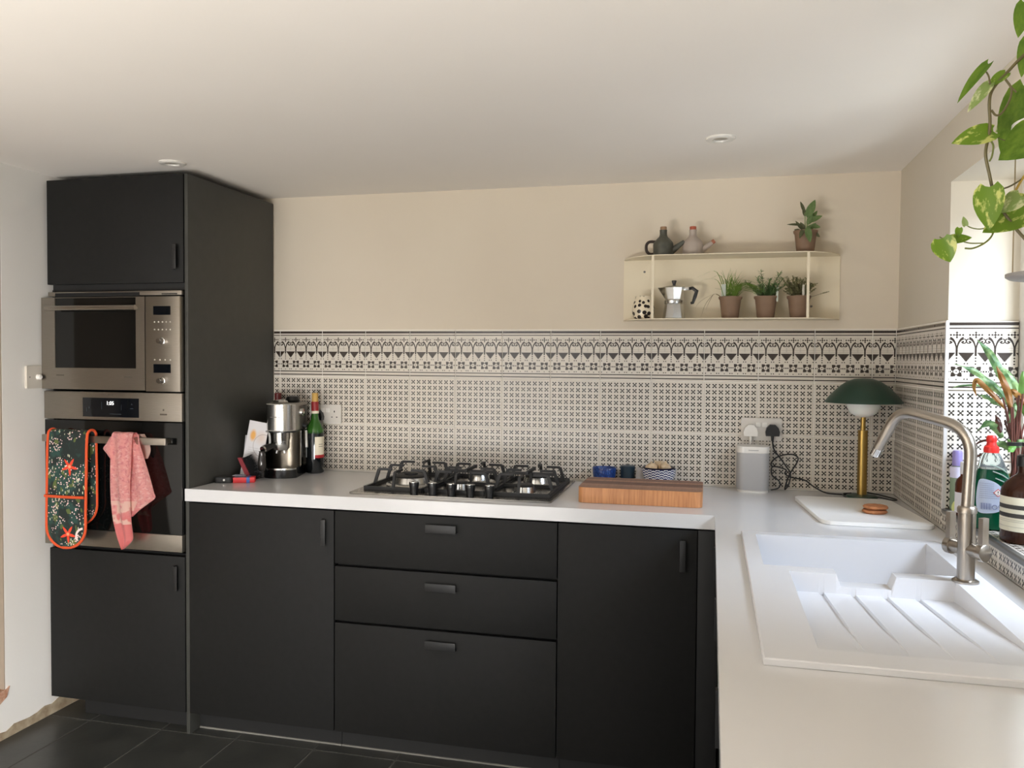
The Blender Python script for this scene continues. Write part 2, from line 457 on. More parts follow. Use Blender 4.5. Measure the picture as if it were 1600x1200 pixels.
# ------------------------------------------------------------------ wall tiles
_tc = {}
def tile_mesh(w, h, u0, v0, mat):
    k = (round(w, 4), round(h, 4), round(u0, 3), round(v0, 3), mat.name)
    if k in _tc: return _tc[k]
    b = MB(); bm = b.bm; uv = bm.loops.layers.uv.new('UVMap'); e = .0012; t = .009
    def ring(i, y): return [bm.verts.new((x, y, z)) for x, z in ((i, i), (w - i, i), (w - i, h - i), (i, h - i))]
    r0 = ring(0, 0); r1 = ring(0, -t + e); r2 = ring(e, -t)
    fs = [b.face(r2)]
    for a, c in ((r0, r1), (r1, r2)):
        for i in range(4): fs.append(b.face((a[i], a[(i + 1) % 4], c[(i + 1) % 4], c[i])))
    for f in fs:
        for l in f.loops: l[uv].uv = (u0 + l.vert.co.x / .1985, v0 + l.vert.co.z / .1985)
    _tc[k] = b.mesh('glazed_tile', mat, False); return _tc[k]
G = .0027
def tile(parent, origin, rot, w, h, u0, v0, mat, name):
    o = link(name, tile_mesh(w, h, u0, v0, mat), parent); o.location = origin; o.rotation_euler = rot
def rows_on(z_from):
    'rows of tiles: (z0, height, v0, material, name)'
    out = []
    for k, (mat, nm) in enumerate(((crossm, 'tile'), (crossm, 'tile'), (borderm, 'border_tile'))):
        z0 = TTOP - .1985 - TILE * (2 - k) - .0; z1 = z0 + .1985
        a = max(z0, z_from)
        if z1 - a > .004: out.append((a, z1 - a, (a - z0) / .1985, mat, nm))
    return out
FY = .006                                     # tiles' backs; their faces stand at about y = -.003
# wall behind the hob
cols = [(.306, TX0 - G, 1 - (TX0 - G - .306) / .1985)] + [(TX0 + TILE * k, TX0 + TILE * k + .1985, 0) for k in range(12)] + [(TX0 + TILE * 12, XR - .004, 0)]
for x0, x1, u0 in cols:
    for z0, h, v0, mat, nm in rows_on(WT + .002): tile(wall_back, (x0, FY, z0), (0, 0, 0), x1 - x0, h, u0, v0, mat, nm)
b = MB(); b.box((.306, .0, WT), (XR, .004, TTOP + .003)); part('grout', b, groutm, wall_back, smooth=False)
# return wall beside the window, below the sill and beyond it
rz = (0, 0, -pi / 2)
yc = -.004; ends = [-.1308]
while ends[-1] - TILE > WY0: ends.append(ends[-1] - TILE)
segs = [(-.005, -.1308 + G, 1 - (.1258 - G) / .1985)]
y = -.1308
while y > -3.0:
    segs.append((y, y - .1985, 0)); y -= TILE
for ya, yb_, u0 in segs:
    if yb_ > WY0 + .001 or ya > WY0:
        ye = max(yb_, WY0 + .003)
        for z0, h, v0, mat, nm in rows_on(WT + .002): tile(wall_right, (XR + FY, ya, z0), rz, ya - ye, h, u0, v0, mat, nm)
    if yb_ < WY0 and yb_ > WY1 - .25:
        y0 = min(ya, WY0)
        tile(wall_right, (XR + FY, y0, WT + .002), rz, y0 - yb_, WZ0 - .010 - WT, u0 + (ya - y0) / .1985, 0.02, crossm, 'tile')
b = MB(); b.solid([-3.0, WY1, WY0 , .0], [WT, WZ0 - .006, TTOP + .003], lambda y, z: (y > WY0 and z > 0) or (WY1 < y and z < WZ0 - .006), XR - .0005, XR + .0035)
for v in b.bm.verts: v.co = Vector((v.co.z, v.co.x, v.co.y))
part('grout', b, groutm, wall_right, smooth=False)
# window reveal and sill
for z0, h, v0, mat, nm in rows_on(WZ0 + .002): tile(wall_right, (XR + .004, WY0 - .0005, z0), (0, 0, 0), WDEEP - XR - .006, h, .02, v0, mat, nm)
y = WY0 - .006
while y > WY1 + .02:
    ye = max(y - .1985, WY1 + .004)
    o = link('tile', tile_mesh(y - ye, WDEEP - XR - .012, 0, .0, crossm), wall_right)
    o.matrix_local = Matrix.Translation((XR + .012, y, WZ0 - .009)) @ Matrix(((0, 0, 1, 0), (-1, 0, 0, 0), (0, -1, 0, 0), (0, 0, 0, 1)))
    y -= TILE
b = MB(); b.prism([(XR - .004, WZ0 - .012), (XR - .004, WZ0 - .002), (XR, WZ0 + .001), (XR + .012, WZ0 + .001), (XR + .012, WZ0 - .012)], WY0 - .001, WY1, 'y')
t = structure('trim_1', b, trimgrey)
b = MB(); b.box((XR - .004, WY0 - .009, WZ0), (XR + .005, WY0 + .002, TTOP)); t = structure('trim_2', b, M('white_tile_trim', S(205, 203, 200), .3))

# ------------------------------------------------------------------ tall cabinet
tx0, tx1 = -.308, .290
tc = thing('tall_cabinet', 'tall black oven housing cabinet reaching up to the ceiling', 'cabinet', (tx0, DY, 0))
b = MB(); b.box((tx0 + .004, -.575, .08), (tx1 - .004, -.004, .668)); b.box((tx0 + .004, -.585, 1.655), (tx1 - .004, -.004, 2.072)); b.box((tx0 + .004, -.10, .66), (tx1 - .004, -.004, 1.66)); b.box((tx0 + .002, -.587, .66), (tx0 + .012, -.1, 1.66))
part('carcass', b, blackedge, tc, smooth=False)
b = MB(); b.box((.291, DY + .003, .0), (.305, -.004, 2.077), .001); part('side_panel', b, M('black_laminate_lit', S(54, 54, 50), .5, vary=(S(58, 58, 54), 30, .3, .7), bump=(350, .1)), tc)  # same laminate as the doors, window light put into a lighter colour
def vpull(parent, x, z0, z1, y=DY):
    b = MB(); b.box((x, y - .020, z0), (x + .018, y - .017, z1), .0006); b.box((x, y - .017, z0), (x + .003, y, z1))
    return part('handle', b, blackmetal, parent)
def hpull(parent, x0, x1, z0, z1, y=DY):
    b = MB(); b.box((x0, y - .022, z0), (x1, y - .019, z1), .0006); b.box((x0, y - .019, z0), (x1, y, z0 + .003))
    return part('handle', b, blackmetal, parent)
b = MB(); b.box((tx0, DY, 1.680), (tx1 - .002, DY + .019, 2.077), .001); d = part('door', b, black, tc); vpull(d, .252, 1.728, 1.818)
b = MB(); b.box((tx0, DY, .0815), (tx1 - .002, DY + .019, .664), .001); d = part('door', b, black, tc); vpull(d, .250, .540, .632)
b = MB(); b.box((tx0 + .10, -.545, .0), (tx1, -.53, .079)); part('plinth', b, blackedge, tc, smooth=False)

# ------------------------------------------------------------------ microwave
mw = thing('microwave', 'built-in stainless steel microwave with dark window and knobs', 'microwave', (-.012, DY, 1.278))
b = MB(); b.box((-.29, -.585, 1.285), (.28, -.11, 1.645)); part('body', b, gapblack, mw, smooth=False)
b = MB(); b.solid([-.316, -.255, .102, .1405], [1.281, 1.362, 1.626, 1.628], lambda x, z: not (-.255 < x < .102 and 1.362 < z < 1.626), -.632, -.60)
for v in b.bm.verts: v.co = Vector((v.co.x, v.co.z, v.co.y))
b.bevel(.0012); door = part('door', b, steel, mw)
b = MB(); b.box((-.262, -.628, 1.352), (.108, -.606, 1.6275)); part('window', b, glassblack, door, smooth=False)
b = MB(); b.tube([(-.262, -.668, 1.586), (.128, -.668, 1.586)], .0095, 16); b.tube([(-.235, -.668, 1.586), (-.235, -.630, 1.586)], .006, 10); b.tube([(.105, -.668, 1.586), (.105, -.630, 1.586)], .006, 10)
part('handle', b, steelv, door)
for x, z in ((-.250, 1.332), (.050, 1.328)):
    b = MB(); b.box((x, -.6325, z), (x + .035, -.6318, z + .004)); part('lettering', b, M('engraved_print', S(80, 72, 62), .5), door, smooth=False)
b = MB(); b.box((.1435, -.632, 1.278), (.288, -.60, 1.628), .0012); cp = part('control_panel', b, steel, mw)
for z0, z1 in ((1.560, 1.592), (1.347, 1.379)):
    b = MB(); b.box((.178, -.6335, z0), (.250, -.631, z1)); part('display', b, darkscreen, cp, smooth=False)
btn = M('silver_button', S(214, 208, 198), .3, metal=.3)
for z, xs in ((1.534, 5), (1.506, 5), (1.395, 4)):
    for i in range(xs):
        bm_ = MB(); bm_.moved(Matrix.Translation((.183 + i * .066 / (xs - 1), -.632, z)) @ Matrix.Rotation(pi / 2, 4, 'X'), lambda: bm_.lathe([(.0028, 0), (.0028, .0022), (.0018, .003)], 8))
        part('button', bm_, btn, cp)
for x, z, r in ((.214, 1.464, .0105), (.214, 1.318, .0105)):
    bm_ = MB(); bm_.moved(Matrix.Translation((x, -.632, z)) @ Matrix.Rotation(pi / 2, 4, 'X'), lambda: bm_.lathe([(r * 1.25, 0), (r * 1.25, .003), (r, .004), (r * .92, .022), (r * .8, .0235)], 20)); part('knob', bm_, chrome, cp)
b = MB(); b.box((-.295, -.62, 1.634), (.288, -.60, 1.650), .001); vp = part('vent_strip', b, steel, mw)
b = MB(); b.box((-.262, -.6215, 1.6315), (.11, -.60, 1.6455)); part('vent_slot', b, gapblack, vp, smooth=False)
b = MB(); b.box((.205, -.6215, 1.636), (.27, -.6195, 1.640)); part('vent_slot', b, gapblack, vp, smooth=False)

# ------------------------------------------------------------------ oven
ov = thing('oven', 'built-in oven with steel control strip and black glass door', 'oven', (-.012, DY, .672))
b = MB(); b.box((-.29, -.585, .68), (.285, -.11, 1.265)); part('body', b, gapblack, ov, smooth=False)
b = MB(); b.box((-.316, -.622, 1.167), (.288, -.59, 1.272), .0012); cp = part('control_panel', b, steel, ov)
b = MB(); b.box((-.140, -.6235, 1.178), (.106, -.621, 1.250), .0006); part('display', b, darkscreen, cp)
def text(s, size, loc, rot, mat, parent, name='lettering', ext=.0004, align='CENTER'):
    c = bpy.data.curves.new(name, 'FONT'); c.body = s; c.size = size; c.align_x = align; c.align_y = 'CENTER'; c.extrude = ext; c.resolution_u = 3
    tmp = bpy.data.objects.new('lettering_outline', c); COL.objects.link(tmp); bpy.context.view_layer.update()
    me = bpy.data.meshes.new_from_object(tmp.evaluated_get(bpy.context.evaluated_depsgraph_get())); bpy.data.objects.remove(tmp); bpy.data.curves.remove(c)
    me.name = name; me.materials.clear(); me.materials.append(mat)
    o = link(name, me, parent); o.location = Vector(loc) - root_loc(parent); o.rotation_euler = rot; return o
text('1:05', .020, (-.018, -.6242, 1.230), (pi / 2, 0, 0), digit, cp)
b = MB()
for x, z, ww, hh in ((-.056, 1.221, .001, .028), (-.123, 1.205, .002, .014), (-.112, 1.213, .002, .008), (.070, 1.212, .012, .002), (.074, 1.228, .004, .004), (-.02, 1.190, .05, .0015), (.03, 1.215, .001, .02)):
    b = MB(); b.box((x, -.6242, z - hh / 2), (x + ww, -.6236, z + hh / 2)); part('display_mark', b, faintdigit, cp, smooth=False)
for q in ((.196, 1.190, .226, 1.196), (.208, 1.206, .214, 1.213), (-.03, 1.259, -.006, 1.264)):
    b = MB(); b.box((q[0], -.6226, q[1]), (q[2], -.6212, q[3])); part('engraved_mark', b, M('engraved_print', S(80, 72, 62), .5), cp, smooth=False)
b = MB(); b.box((-.314, -.622, .748), (.288, -.592, 1.163), .0012); dr = part('door', b, glassblack, ov)
b = MB(); b.box((-.316, -.624, .684), (.288, -.592, .747), .0012); part('door_trim', b, steel, dr)
b = MB(); b.box((-.286, -.668, 1.083), (.252, -.654, 1.110), .004); b.box((-.27, -.655, 1.088), (-.25, -.62, 1.105)); b.box((.222, -.655, 1.088), (.242, -.62, 1.105)); part('handle', b, steelv, dr)

# ------------------------------------------------------------------ base cabinets
def base_cab(x0, x1, label):
    t = thing('base_cabinet', label, 'cabinet', (x0, DY, 0), group='black base cabinets under the worktop')
    b = MB(); b.box((x0 + .002, -.585, .08), (x1 - .002, -.01, .871)); part('carcass', b, gapblack, t, smooth=False)
    b = MB(); b.box((x0, -.545, .0), (x1, -.53, .079)); part('plinth', b, blackedge, t, smooth=False)
    b = MB(); b.box((x0, -.549, .0), (x1, -.545, .006)); part('plinth_seal', b, M('grey_plinth_seal', S(120, 118, 112), .4), t, smooth=False)
    return t
t = base_cab(.307, .890, 'black base cabinet with one door beside the oven housing')
b = MB(); b.box((.307, DY, .0815), (.8885, DY + .019, .868), .001); d = part('door', b, black, t); vpull(d, .846, .745, .837)
t = base_cab(.892, 1.690, 'black base cabinet with three drawers below the gas hob')
for z0, z1, hz in ((.682, .868, .814), (.481, .672, .613), (.0815, .471, .414)):
    b = MB(); b.box((.893, DY, z0), (1.6885, DY + .019, z1), .001); d = part('drawer', b, black, t); hpull(d, 1.236, 1.345, hz, hz + .028)
t = base_cab(1.692, 2.195, 'black base cabinet with one door and filler below the chopping block')
b = MB(); b.box((1.6925, DY, .0815), (2.1385, DY + .019, .868), .001); d = part('door', b, black, t); vpull(d, 2.086, .737, .837)
b = MB(); b.box((2.1415, DY + .004, .0), (2.2055, DY + .022, .868), .001); part('filler', b, blackedge, t)
t = thing('base_cabinet', 'black cabinet run under the sink side of the worktop', 'cabinet', (2.21, -1.8, 0), group='black base cabinets under the worktop')
b = MB(); b.box((2.232, -2.86, .08), (XR - .01, -.62, .76)); b.box((2.232, -2.86, .76), (XR - .01, -1.92, .871)); b.box((2.232, -.86, .76), (XR - .01, -.62, .871))
part('carcass', b, blackedge, t, smooth=False)
for k in range(4):
    ya = -.64 - .555 * k
    b = MB(); b.box((2.212, ya - .552, .0815), (2.231, ya, .868), .001); d = part('door', b, black, t)
    b = MB(); b.box((2.190, ya - .06, .737), (2.193, ya - .042, .837)); b.box((2.193, ya - .06, .737), (2.212, ya - .057, .837)); part('handle', b, blackmetal, d)
b = MB(); b.box((2.27, -2.86, 0), (2.285, -.55, .079)); part('plinth', b, blackedge, t, smooth=False)

# ------------------------------------------------------------------ worktop, sink, tap
SX0, SX1, SY0, SY1 = 2.262, 2.764, -.885, -1.895
wx = [.2925, .306, 1.0, 1.62, 2.1925, 2.285, 2.74, XR - .004]; wy = [-2.9, -1.875, -.905, -.613, -.6075, -.12, -.008]
def occ(x, y):
    if y < -.613: return x > 2.1925 and not (2.285 < x < 2.74 and -1.875 < y < -.905)
    if x < .306: return y < -.6075
    return True
b = MB(); b.solid(wx, wy, occ, .8745, WT); b.bevel(.0015, 60)
wt = single('worktop', b, worktopm, 'white L-shaped worktop running under the hob and around the sink', 'worktop', (1.2, -.3, .8745))

sk = thing('sink', 'white inset sink with ribbed drainer and notched divider', 'sink', (2.51, -1.39, WT))
ZT = .932
def sgn(lst):
    return sorted(set(round(q, 5) for q in lst))
bx0, bx1, by0, by1 = 2.299, 2.727, -.925, -1.268          # bowl
rx0, rx1, ry0, ry1 = 2.352, 2.694, -1.314, -1.83          # drainer recess
grooves = [2.4205, 2.4875, 2.554, 2.620]
gxs = []
for g in grooves: gxs += [g - .006, g - .0045, g + .0045, g + .006]
e = .003
xs = sgn([SX0, SX0 + .002, SX1 - .002, SX1, bx0, bx0 + e, bx1 - e, bx1, bx0 + .02, bx1 - .02, rx0, rx0 + e, rx1 - e, rx1, 2.452, 2.462, 2.566, 2.576] + gxs)
ys = sgn([SY0, SY0 - .002, SY1 + .002, SY1, by0, by0 - e, by1 + e, by1, by0 - .012, by1 + .012, ry0, ry0 - e, -1.40, -1.50, -1.60, -1.70, -1.78, ry1])
def hz(x, y):
    z = ZT
    if x <= SX0 + 1e-5 or x >= SX1 - 1e-5 or y <= SY1 + 1e-5 or y >= SY0 - 1e-5: return ZT - .002
    if bx0 + 1e-5 < x < bx1 - 1e-5 and by1 + 1e-5 < y < by0 - 1e-5:
        return .775 if (bx0 + e - 1e-5 < x < bx1 - e + 1e-5 and by1 + e - 1e-5 < y < by0 - e + 1e-5) else ZT - .004
    if by1 - 1e-5 <= y <= by1 + 1e-5 or ry0 - 1e-5 <= y <= ry0 + 1e-5:
        return ZT - .028 if 2.46 < x < 2.568 else ZT
    if rx0 + 1e-5 < x < rx1 - 1e-5 and y < ry0 - 1e-5:
        t = max(0, min(1, (y - ry1) / (ry0 - ry1)))
        if t <= 0: return ZT
        inside = rx0 + e - 1e-5 < x < rx1 - e + 1e-5
        zf = ZT - .044 * t ** 1.05
        if not inside: return ZT
        for g in grooves:
            if abs(x - g) < .005: zf -= .006 * min(1, t * 2.2)
        return zf
    return z
b = MB(); b.grid([[(x, y, hz(x, y)) for x in xs] for y in ys])
per = [(SX0, SY0), (SX1, SY0), (SX1, SY1), (SX0, SY1)]
for (xa, ya), (xb, yb_) in zip(per, per[1:] + per[:1]):
    vs = [b.bm.verts.new(q) for q in ((xa, ya, ZT - .002), (xb, yb_, ZT - .002), (xb, yb_, WT + .0005), (xa, ya, WT + .0005))]; b.face(vs)
part('basin', b, sinkm, sk, smooth=False)
b = MB(); b.lathe([(.042, .776), (.042, .779), (.030, .7795), (.028, .777)], 24, (2.51, -1.10, 0)); part('drain', b, chrome, sk)

fc = thing('tap', 'brushed steel two-lever kitchen tap with angled spout behind the sink', 'tap', (2.714, -1.312, ZT))
fx, fy = 2.714, -1.312
b = MB(); b.lathe([(.0265, ZT), (.0265, ZT + .004), (.022, ZT + .007), (.0185, ZT + .007)], 28, (fx, fy, 0)); part('base_ring', b, steelv, fc)
b = MB(); b.lathe([(.0175, ZT + .004), (.0175, 1.082), (.0195, 1.083), (.0195, 1.093), (.0165, 1.097)], 28, (fx, fy, 0)); part('body', b, steelv, fc)
top = Vector((fx + .004, fy, 1.0)); bend = Vector((fx + .006, fy - .002, 1.262)); far = Vector((2.600, -1.190, 1.296)); tip = Vector((2.563, -1.152, 1.200))
def fillet(a, c, d, r, n=8):
    a, c, d = Vector(a), Vector(c), Vector(d); p = c + (a - c).normalized() * r; q = c + (d - c).normalized() * r
    return [((1 - t) ** 2) * p + 2 * t * (1 - t) * c + t * t * q for t in [i / n for i in range(n + 1)]]
pth = [Vector((fx, fy, 1.090))] + fillet((fx, fy, 1.09), bend, far, .062) + fillet(bend, far, tip, .042) + [tip]
b = MB(); b.tube(pth, .0125, 18); part('spout', b, steelv, fc)
dn = (tip - far).normalized(); b = MB(); b.tube([tip - dn * .001, tip + dn * .018, tip + dn * .020], [.0135, .0135, .011], 18); nz = part('nozzle', b, chrome, fc)
ax_ = Vector((.55, -.83, 0)).normalized()
cc = Vector((fx, fy, 1.004))
b = MB(); b.tube([cc - ax_ * .036, cc + ax_ * .036], .0145, 18); part('valve', b, steelv, fc)
for sgn_ in (1, -1):
    b = MB(); p = cc + ax_ * (.034 * sgn_); b.tube([p, p + ax_ * (.013 * sgn_), p + ax_ * (.0145 * sgn_)], [.0185, .0185, .0165], 20)
    kn = part('lever_knob', b, steelv, fc)
    side = Vector((ax_.y, -ax_.x, 0)); q = p + ax_ * (.007 * sgn_)
    b = MB(); hw = .0085
    vs = [(q + side * (sx * hw) + ax_ * (sy * .0055) + Vector((0, 0, zz))) for zz in (.004, .074) for sx, sy in ((-1, -1), (1, -1), (1, 1), (-1, 1))]
    vv = [b.bm.verts.new(v) for v in vs]
    for f in ((0, 1, 2, 3), (4, 5, 6, 7), (0, 1, 5, 4), (1, 2, 6, 5), (2, 3, 7, 6), (3, 0, 4, 7)): b.face([vv[i] for i in f])
    b.bevel(.002); part('lever', b, steelv, kn)

# ------------------------------------------------------------------ gas hob
hb = thing('gas_hob', 'stainless steel gas hob with five burners and black pan supports', 'hob', (1.283, -.30, WT))
hx0, hx1, hy0, hy1 = .915, 1.655, -.548, -.035
b = MB(); b.prism(rrect(hx0, hy0, hx1, hy1, .012), WT + .0005, WT + .006); b.bevel(.002, 50); part('base_plate', b, M('hob_steel', S(150, 146, 140), .2, metal=1), hb)
burn = [(1.055, -.285, .066), (1.290, -.400, .028), (1.290, -.150, .040), (1.530, -.400, .036), (1.525, -.155, .050)]
for x, y, r in burn:
    z = WT + .006
    b = MB(); b.lathe([(r * 1.5, z), (r * 1.42, z + .003), (r * 1.1, z + .005), (r * 1.02, z + .020), (r * .98, z + .026), (r * .6, z + .027)], 28, (x, y, 0)); bu = part('burner', b, alu, hb)
    b = MB(); b.lathe([(r * .92, z + .0262), (r * .96, z + .030), (r * .85, z + .034), (r * .3, z + .035)], 28, (x, y, 0)); part('burner_cap', b, castiron, bu)
    if r > .06:
        b = MB(); b.lathe([(r * .40, z + .034), (r * .42, z + .040), (r * .3, z + .043)], 20, (x, y, 0)); part('burner_cap', b, castiron, bu)
zt = .990; zb = WT + .012
def bar(b, p, q, w=.0045, h=.0055):
    p, q = Vector(p), Vector(q); d = (q - p).normalized(); s = d.cross(Vector((0, 0, 1)))
    s = s.normalized() if s.length > .05 else Vector((1, 0, 0)); n = d.cross(s)
    vv = [b.bm.verts.new(c + s * (a * w) + n * (e_ * h)) for c in (p, q) for a, e_ in ((-1, -1), (1, -1), (1, 1), (-1, 1))]
    for f in ((0, 1, 2, 3), (4, 5, 6, 7), (0, 1, 5, 4), (1, 2, 6, 5), (2, 3, 7, 6), (3, 0, 4, 7)): b.face([vv[i] for i in f])
def prong(b, foot, knee, end): bar(b, foot, knee); bar(b, knee, end, .004, .004)
gx = [(.945, 1.165), (1.180, 1.400), (1.415, 1.632)]
for k, (x0, x1) in enumerate(gx):
    b = MB(); y0, y1 = -.470, -.062
    for p, q in (((x0, y0), (x1, y0)), ((x1, y0), (x1, y1)), ((x1, y1), (x0, y1)), ((x0, y1), (x0, y0))): bar(b, (*p, zb), (*q, zb), .005, .006)
    for x in (x0 + .01, x1 - .01):
        for y in (y0 + .01, y1 - .01): b.box((x - .006, y - .006, WT + .006), (x + .006, y + .006, zb))
    xm = (x0 + x1) / 2; ym_ = (y0 + y1) / 2
    for y in (-.385, -.265, -.145):
        prong(b, (x0 + .002, y, zb), (x0 + .020, y, zt), (x0 + .072, y, zt))
        prong(b, (x1 - .002, y, zb), (x1 - .020, y, zt), (x1 - .072, y, zt))
    if k == 0:
        prong(b, (xm, y0, zb), (xm, y0 + .02, zt), (xm, y0 + .09, zt)); prong(b, (xm, y1, zb), (xm, y1 - .02, zt), (xm, y1 - .09, zt))
    else:
        prong(b, (xm, y0, zb), (xm, y0 + .02, zt), (xm, y0 + .055, zt)); prong(b, (xm, y1, zb), (xm, y1 - .02, zt), (xm, y1 - .06, zt))
        bar(b, (x0, ym_, zb), (x1, ym_, zb)); bar(b, (xm, ym_, zb), (xm, ym_, zt)); bar(b, (xm, ym_ - .07, zt), (xm, ym_ + .07, zt))
        bar(b, (x0 + .02, ym_ + .005, zt - .012), (x1 - .02, ym_ + .005, zt - .012))
    part('pan_support', b, castiron, hb)
for i in range(5):
    b = MB(); x = 1.152 + .0695 * i
    b.lathe([(.0135, WT + .006), (.0135, WT + .014), (.0165, WT + .030), (.0185, WT + .042), (.0175, WT + .046), (.004, WT + .047)], 24, (x, -.512, 0)); kn = part('knob', b, blackplastic, hb)
    b = MB(); b.lathe([(.0172, WT + .0462), (.0172, WT + .0475), (.012, WT + .0478)], 20, (x, -.512, 0)); part('knob_cap', b, chrome, kn)

# ------------------------------------------------------------------ chopping block and board
def wood(name):
    m, nt, p = newmat(name)
    ob = coords(nt, 'Object'); sp = nt.nodes.new('ShaderNodeSeparateXYZ'); nt.links.new(ob, sp.inputs[0]); y = X(nt, sp.outputs[1])
    st = ((y * 29).floor() * 12.9898).sin() * 4375.5; st = st.fract()
    g = noise(nt, coords(nt, 'Object', (55, 3, 4)), 3, 4, .6)
    top = mixc(nt, st.v, S(96, 62, 48), S(164, 122, 98)); top = mixc(nt, X(nt, ramp(nt, g, .35, .8)) * .5, top, S(84, 54, 42))
    fr = mixc(nt, ramp(nt, noise(nt, coords(nt, 'Object', (70, 3, 5)), 2, 3), .3, .7), S(200, 142, 94), S(168, 112, 70))
    ge = nt.nodes.new('ShaderNodeNewGeometry'); s2 = nt.nodes.new('ShaderNodeSeparateXYZ')
    tc_ = nt.nodes.new('ShaderNodeTexCoord'); nt.links.new(tc_.outputs['Normal'], s2.inputs[0])
    nt.links.new(mixc(nt, X(nt, s2.outputs[2]) > .6, fr, top), p.inputs['Base Color']); pset(p, rough=.5); return m
b = MB(); b.prism(rrect(1.738, -.500, 2.152, -.245, .024), WT + .0008, WT + .053); b.bevel(.006, 50, 3); cb = single('chopping_block', b, wood('end_grain_wood'), 'thick brown striped wooden chopping block on worktop next to the hob', 'chopping board', (1.945, -.37, WT))
b = MB(); b.prism([(2.462 + (x - 2.462) + (y + .22) * -.09, y) for x, y in rrect(2.462, -.675, 2.776, -.215, .038)], WT + .0008, WT + .0125); b.bevel(.003, 50)
single('serving_board', b, M('white_board', S(230, 229, 226), .35), 'thin white cutting board with rounded corners between sink and lamp', 'chopping board', (2.6, -.45, WT))
cookm = M('baked_biscuit', S(186, 124, 80), .8, vary=(S(150, 92, 54), 70, .35, .7), bump=(160, .9))
for i, (dx, dy, z) in enumerate(((0, 0, WT + .0130), (.003, .004, WT + .0255))):
    b = MB(); b.lathe([(.001, z), (.031, z), (.036, z + .003), (.0375, z + .006), (.034, z + .0105), (.015, z + .0122), (.001, z + .0116)], 26, (2.678 + dx, -.500 + dy, 0))
    for v in b.bm.verts: v.co.z += random.uniform(-.0006, .0006) if v.co.z > z + .004 else 0
    single('biscuit', b, cookm, ('lower brown biscuit of the pair on the white cutting board', 'upper brown biscuit of the pair on the white cutting board')[i], 'biscuit', (2.678 + dx, -.5 + dy, z), 'biscuits on the white board')

# ------------------------------------------------------------------ sockets, switch, downlights
def socket(x0, x1, z0, z1, label):
    t = thing('double_socket', label, 'socket', ((x0 + x1) / 2, -.003, z0), group='double wall sockets on the tiles')
    b = MB(); b.prism(rrect(x0, z0, x1, z1, .004, 3), -.014, -.003, 'y'); b.bevel(.002, 50); part('faceplate', b, socketm, t)
    xm = (x0 + x1) / 2
    for s in (-1, 1):
        b = MB(); xc = xm + s * .012; b.box((xc - .009, -.0175, z1 - .034), (xc + .009, -.0135, z1 - .016), .001); part('rocker', b, whiteplastic, t)
        b = MB(); xc = xm + s * .042
        b.box((xc - .0022, -.0146, z0 + .046), (xc + .0022, -.0138, z0 + .054)); b.box((xc - .0145, -.0146, z0 + .024), (xc - .0080, -.0138, z0 + .028)); b.box((xc + .0080, -.0146, z0 + .024), (xc + .0145, -.0138, z0 + .028))
        part('pin_holes', b, gapblack, t, smooth=False)
    return t
socket(.485, .632, 1.126, 1.206, 'double wall socket behind the wine bottle and coffee machine')
socket(2.288, 2.436, 1.104, 1.190, 'double wall socket above the grey speaker')
def plug(x, z, mat, label, cord=None, cmat=None, r=.0027):
    t = thing('plug', label, 'plug', (x, -.014, z))
    poly = [(x - .024, z - .021), (x + .024, z - .021), (x + .026, z - .006), (x + .021, z + .010), (x + .010, z + .022), (x - .010, z + .022), (x - .021, z + .010), (x - .026, z - .006)]
    b = MB(); b.prism(poly, -.040, -.0145, 'y'); b.bevel(.004, 40, 3); part('plug_body', b, mat, t)
    b = MB(); b.tube([(x, -.028, z - .018), (x, -.028, z - .040)], [.0065, .0045], 10); part('strain_relief', b, mat, t)
    if cord:
        b = MB(); b.tube(bez(cord, 8), r, 8); part('cord', b, cmat or mat, t)
    return t
plug(2.402, 1.145, blackplastic, 'black plug in the socket above the speaker with lamp cord',
     [(2.402, -.028, 1.108), (2.408, -.030, 1.075), (2.428, -.034, 1.046), (2.452, -.036, 1.012), (2.468, -.034, .985), (2.462, -.036, .945), (2.449, -.040, .926), (2.452, -.040, .945), (2.466, -.036, .985), (2.488, -.032, 1.022), (2.494, -.028, 1.046), (2.470, -.026, 1.057), (2.430, -.026, 1.050), (2.404, -.026, 1.030),
      (2.400, -.030, 1.012), (2.425, -.034, 1.008), (2.452, -.036, .999), (2.448, -.036, .985), (2.470, -.034, .972), (2.520, -.032, .962), (2.552, -.040, .940), (2.590, -.060, .9235), (2.640, -.085, .9235), (2.668, -.105, .9235)], rubber)
plug(2.323, 1.143, whiteplastic, 'white plug in the socket directly above the speaker', [(2.323, -.028, 1.105), (2.322, -.03, 1.09), (2.321, -.012, 1.06), (2.321, -.008, .95)], whiteplastic, .003)
plug(.528, 1.160, blackplastic, 'black plug in the socket hidden behind the bottle neck', [(.528, -.028, 1.12), (.52, -.022, 1.05), (.50, -.02, .97), (.49, -.03, .925)], rubber)
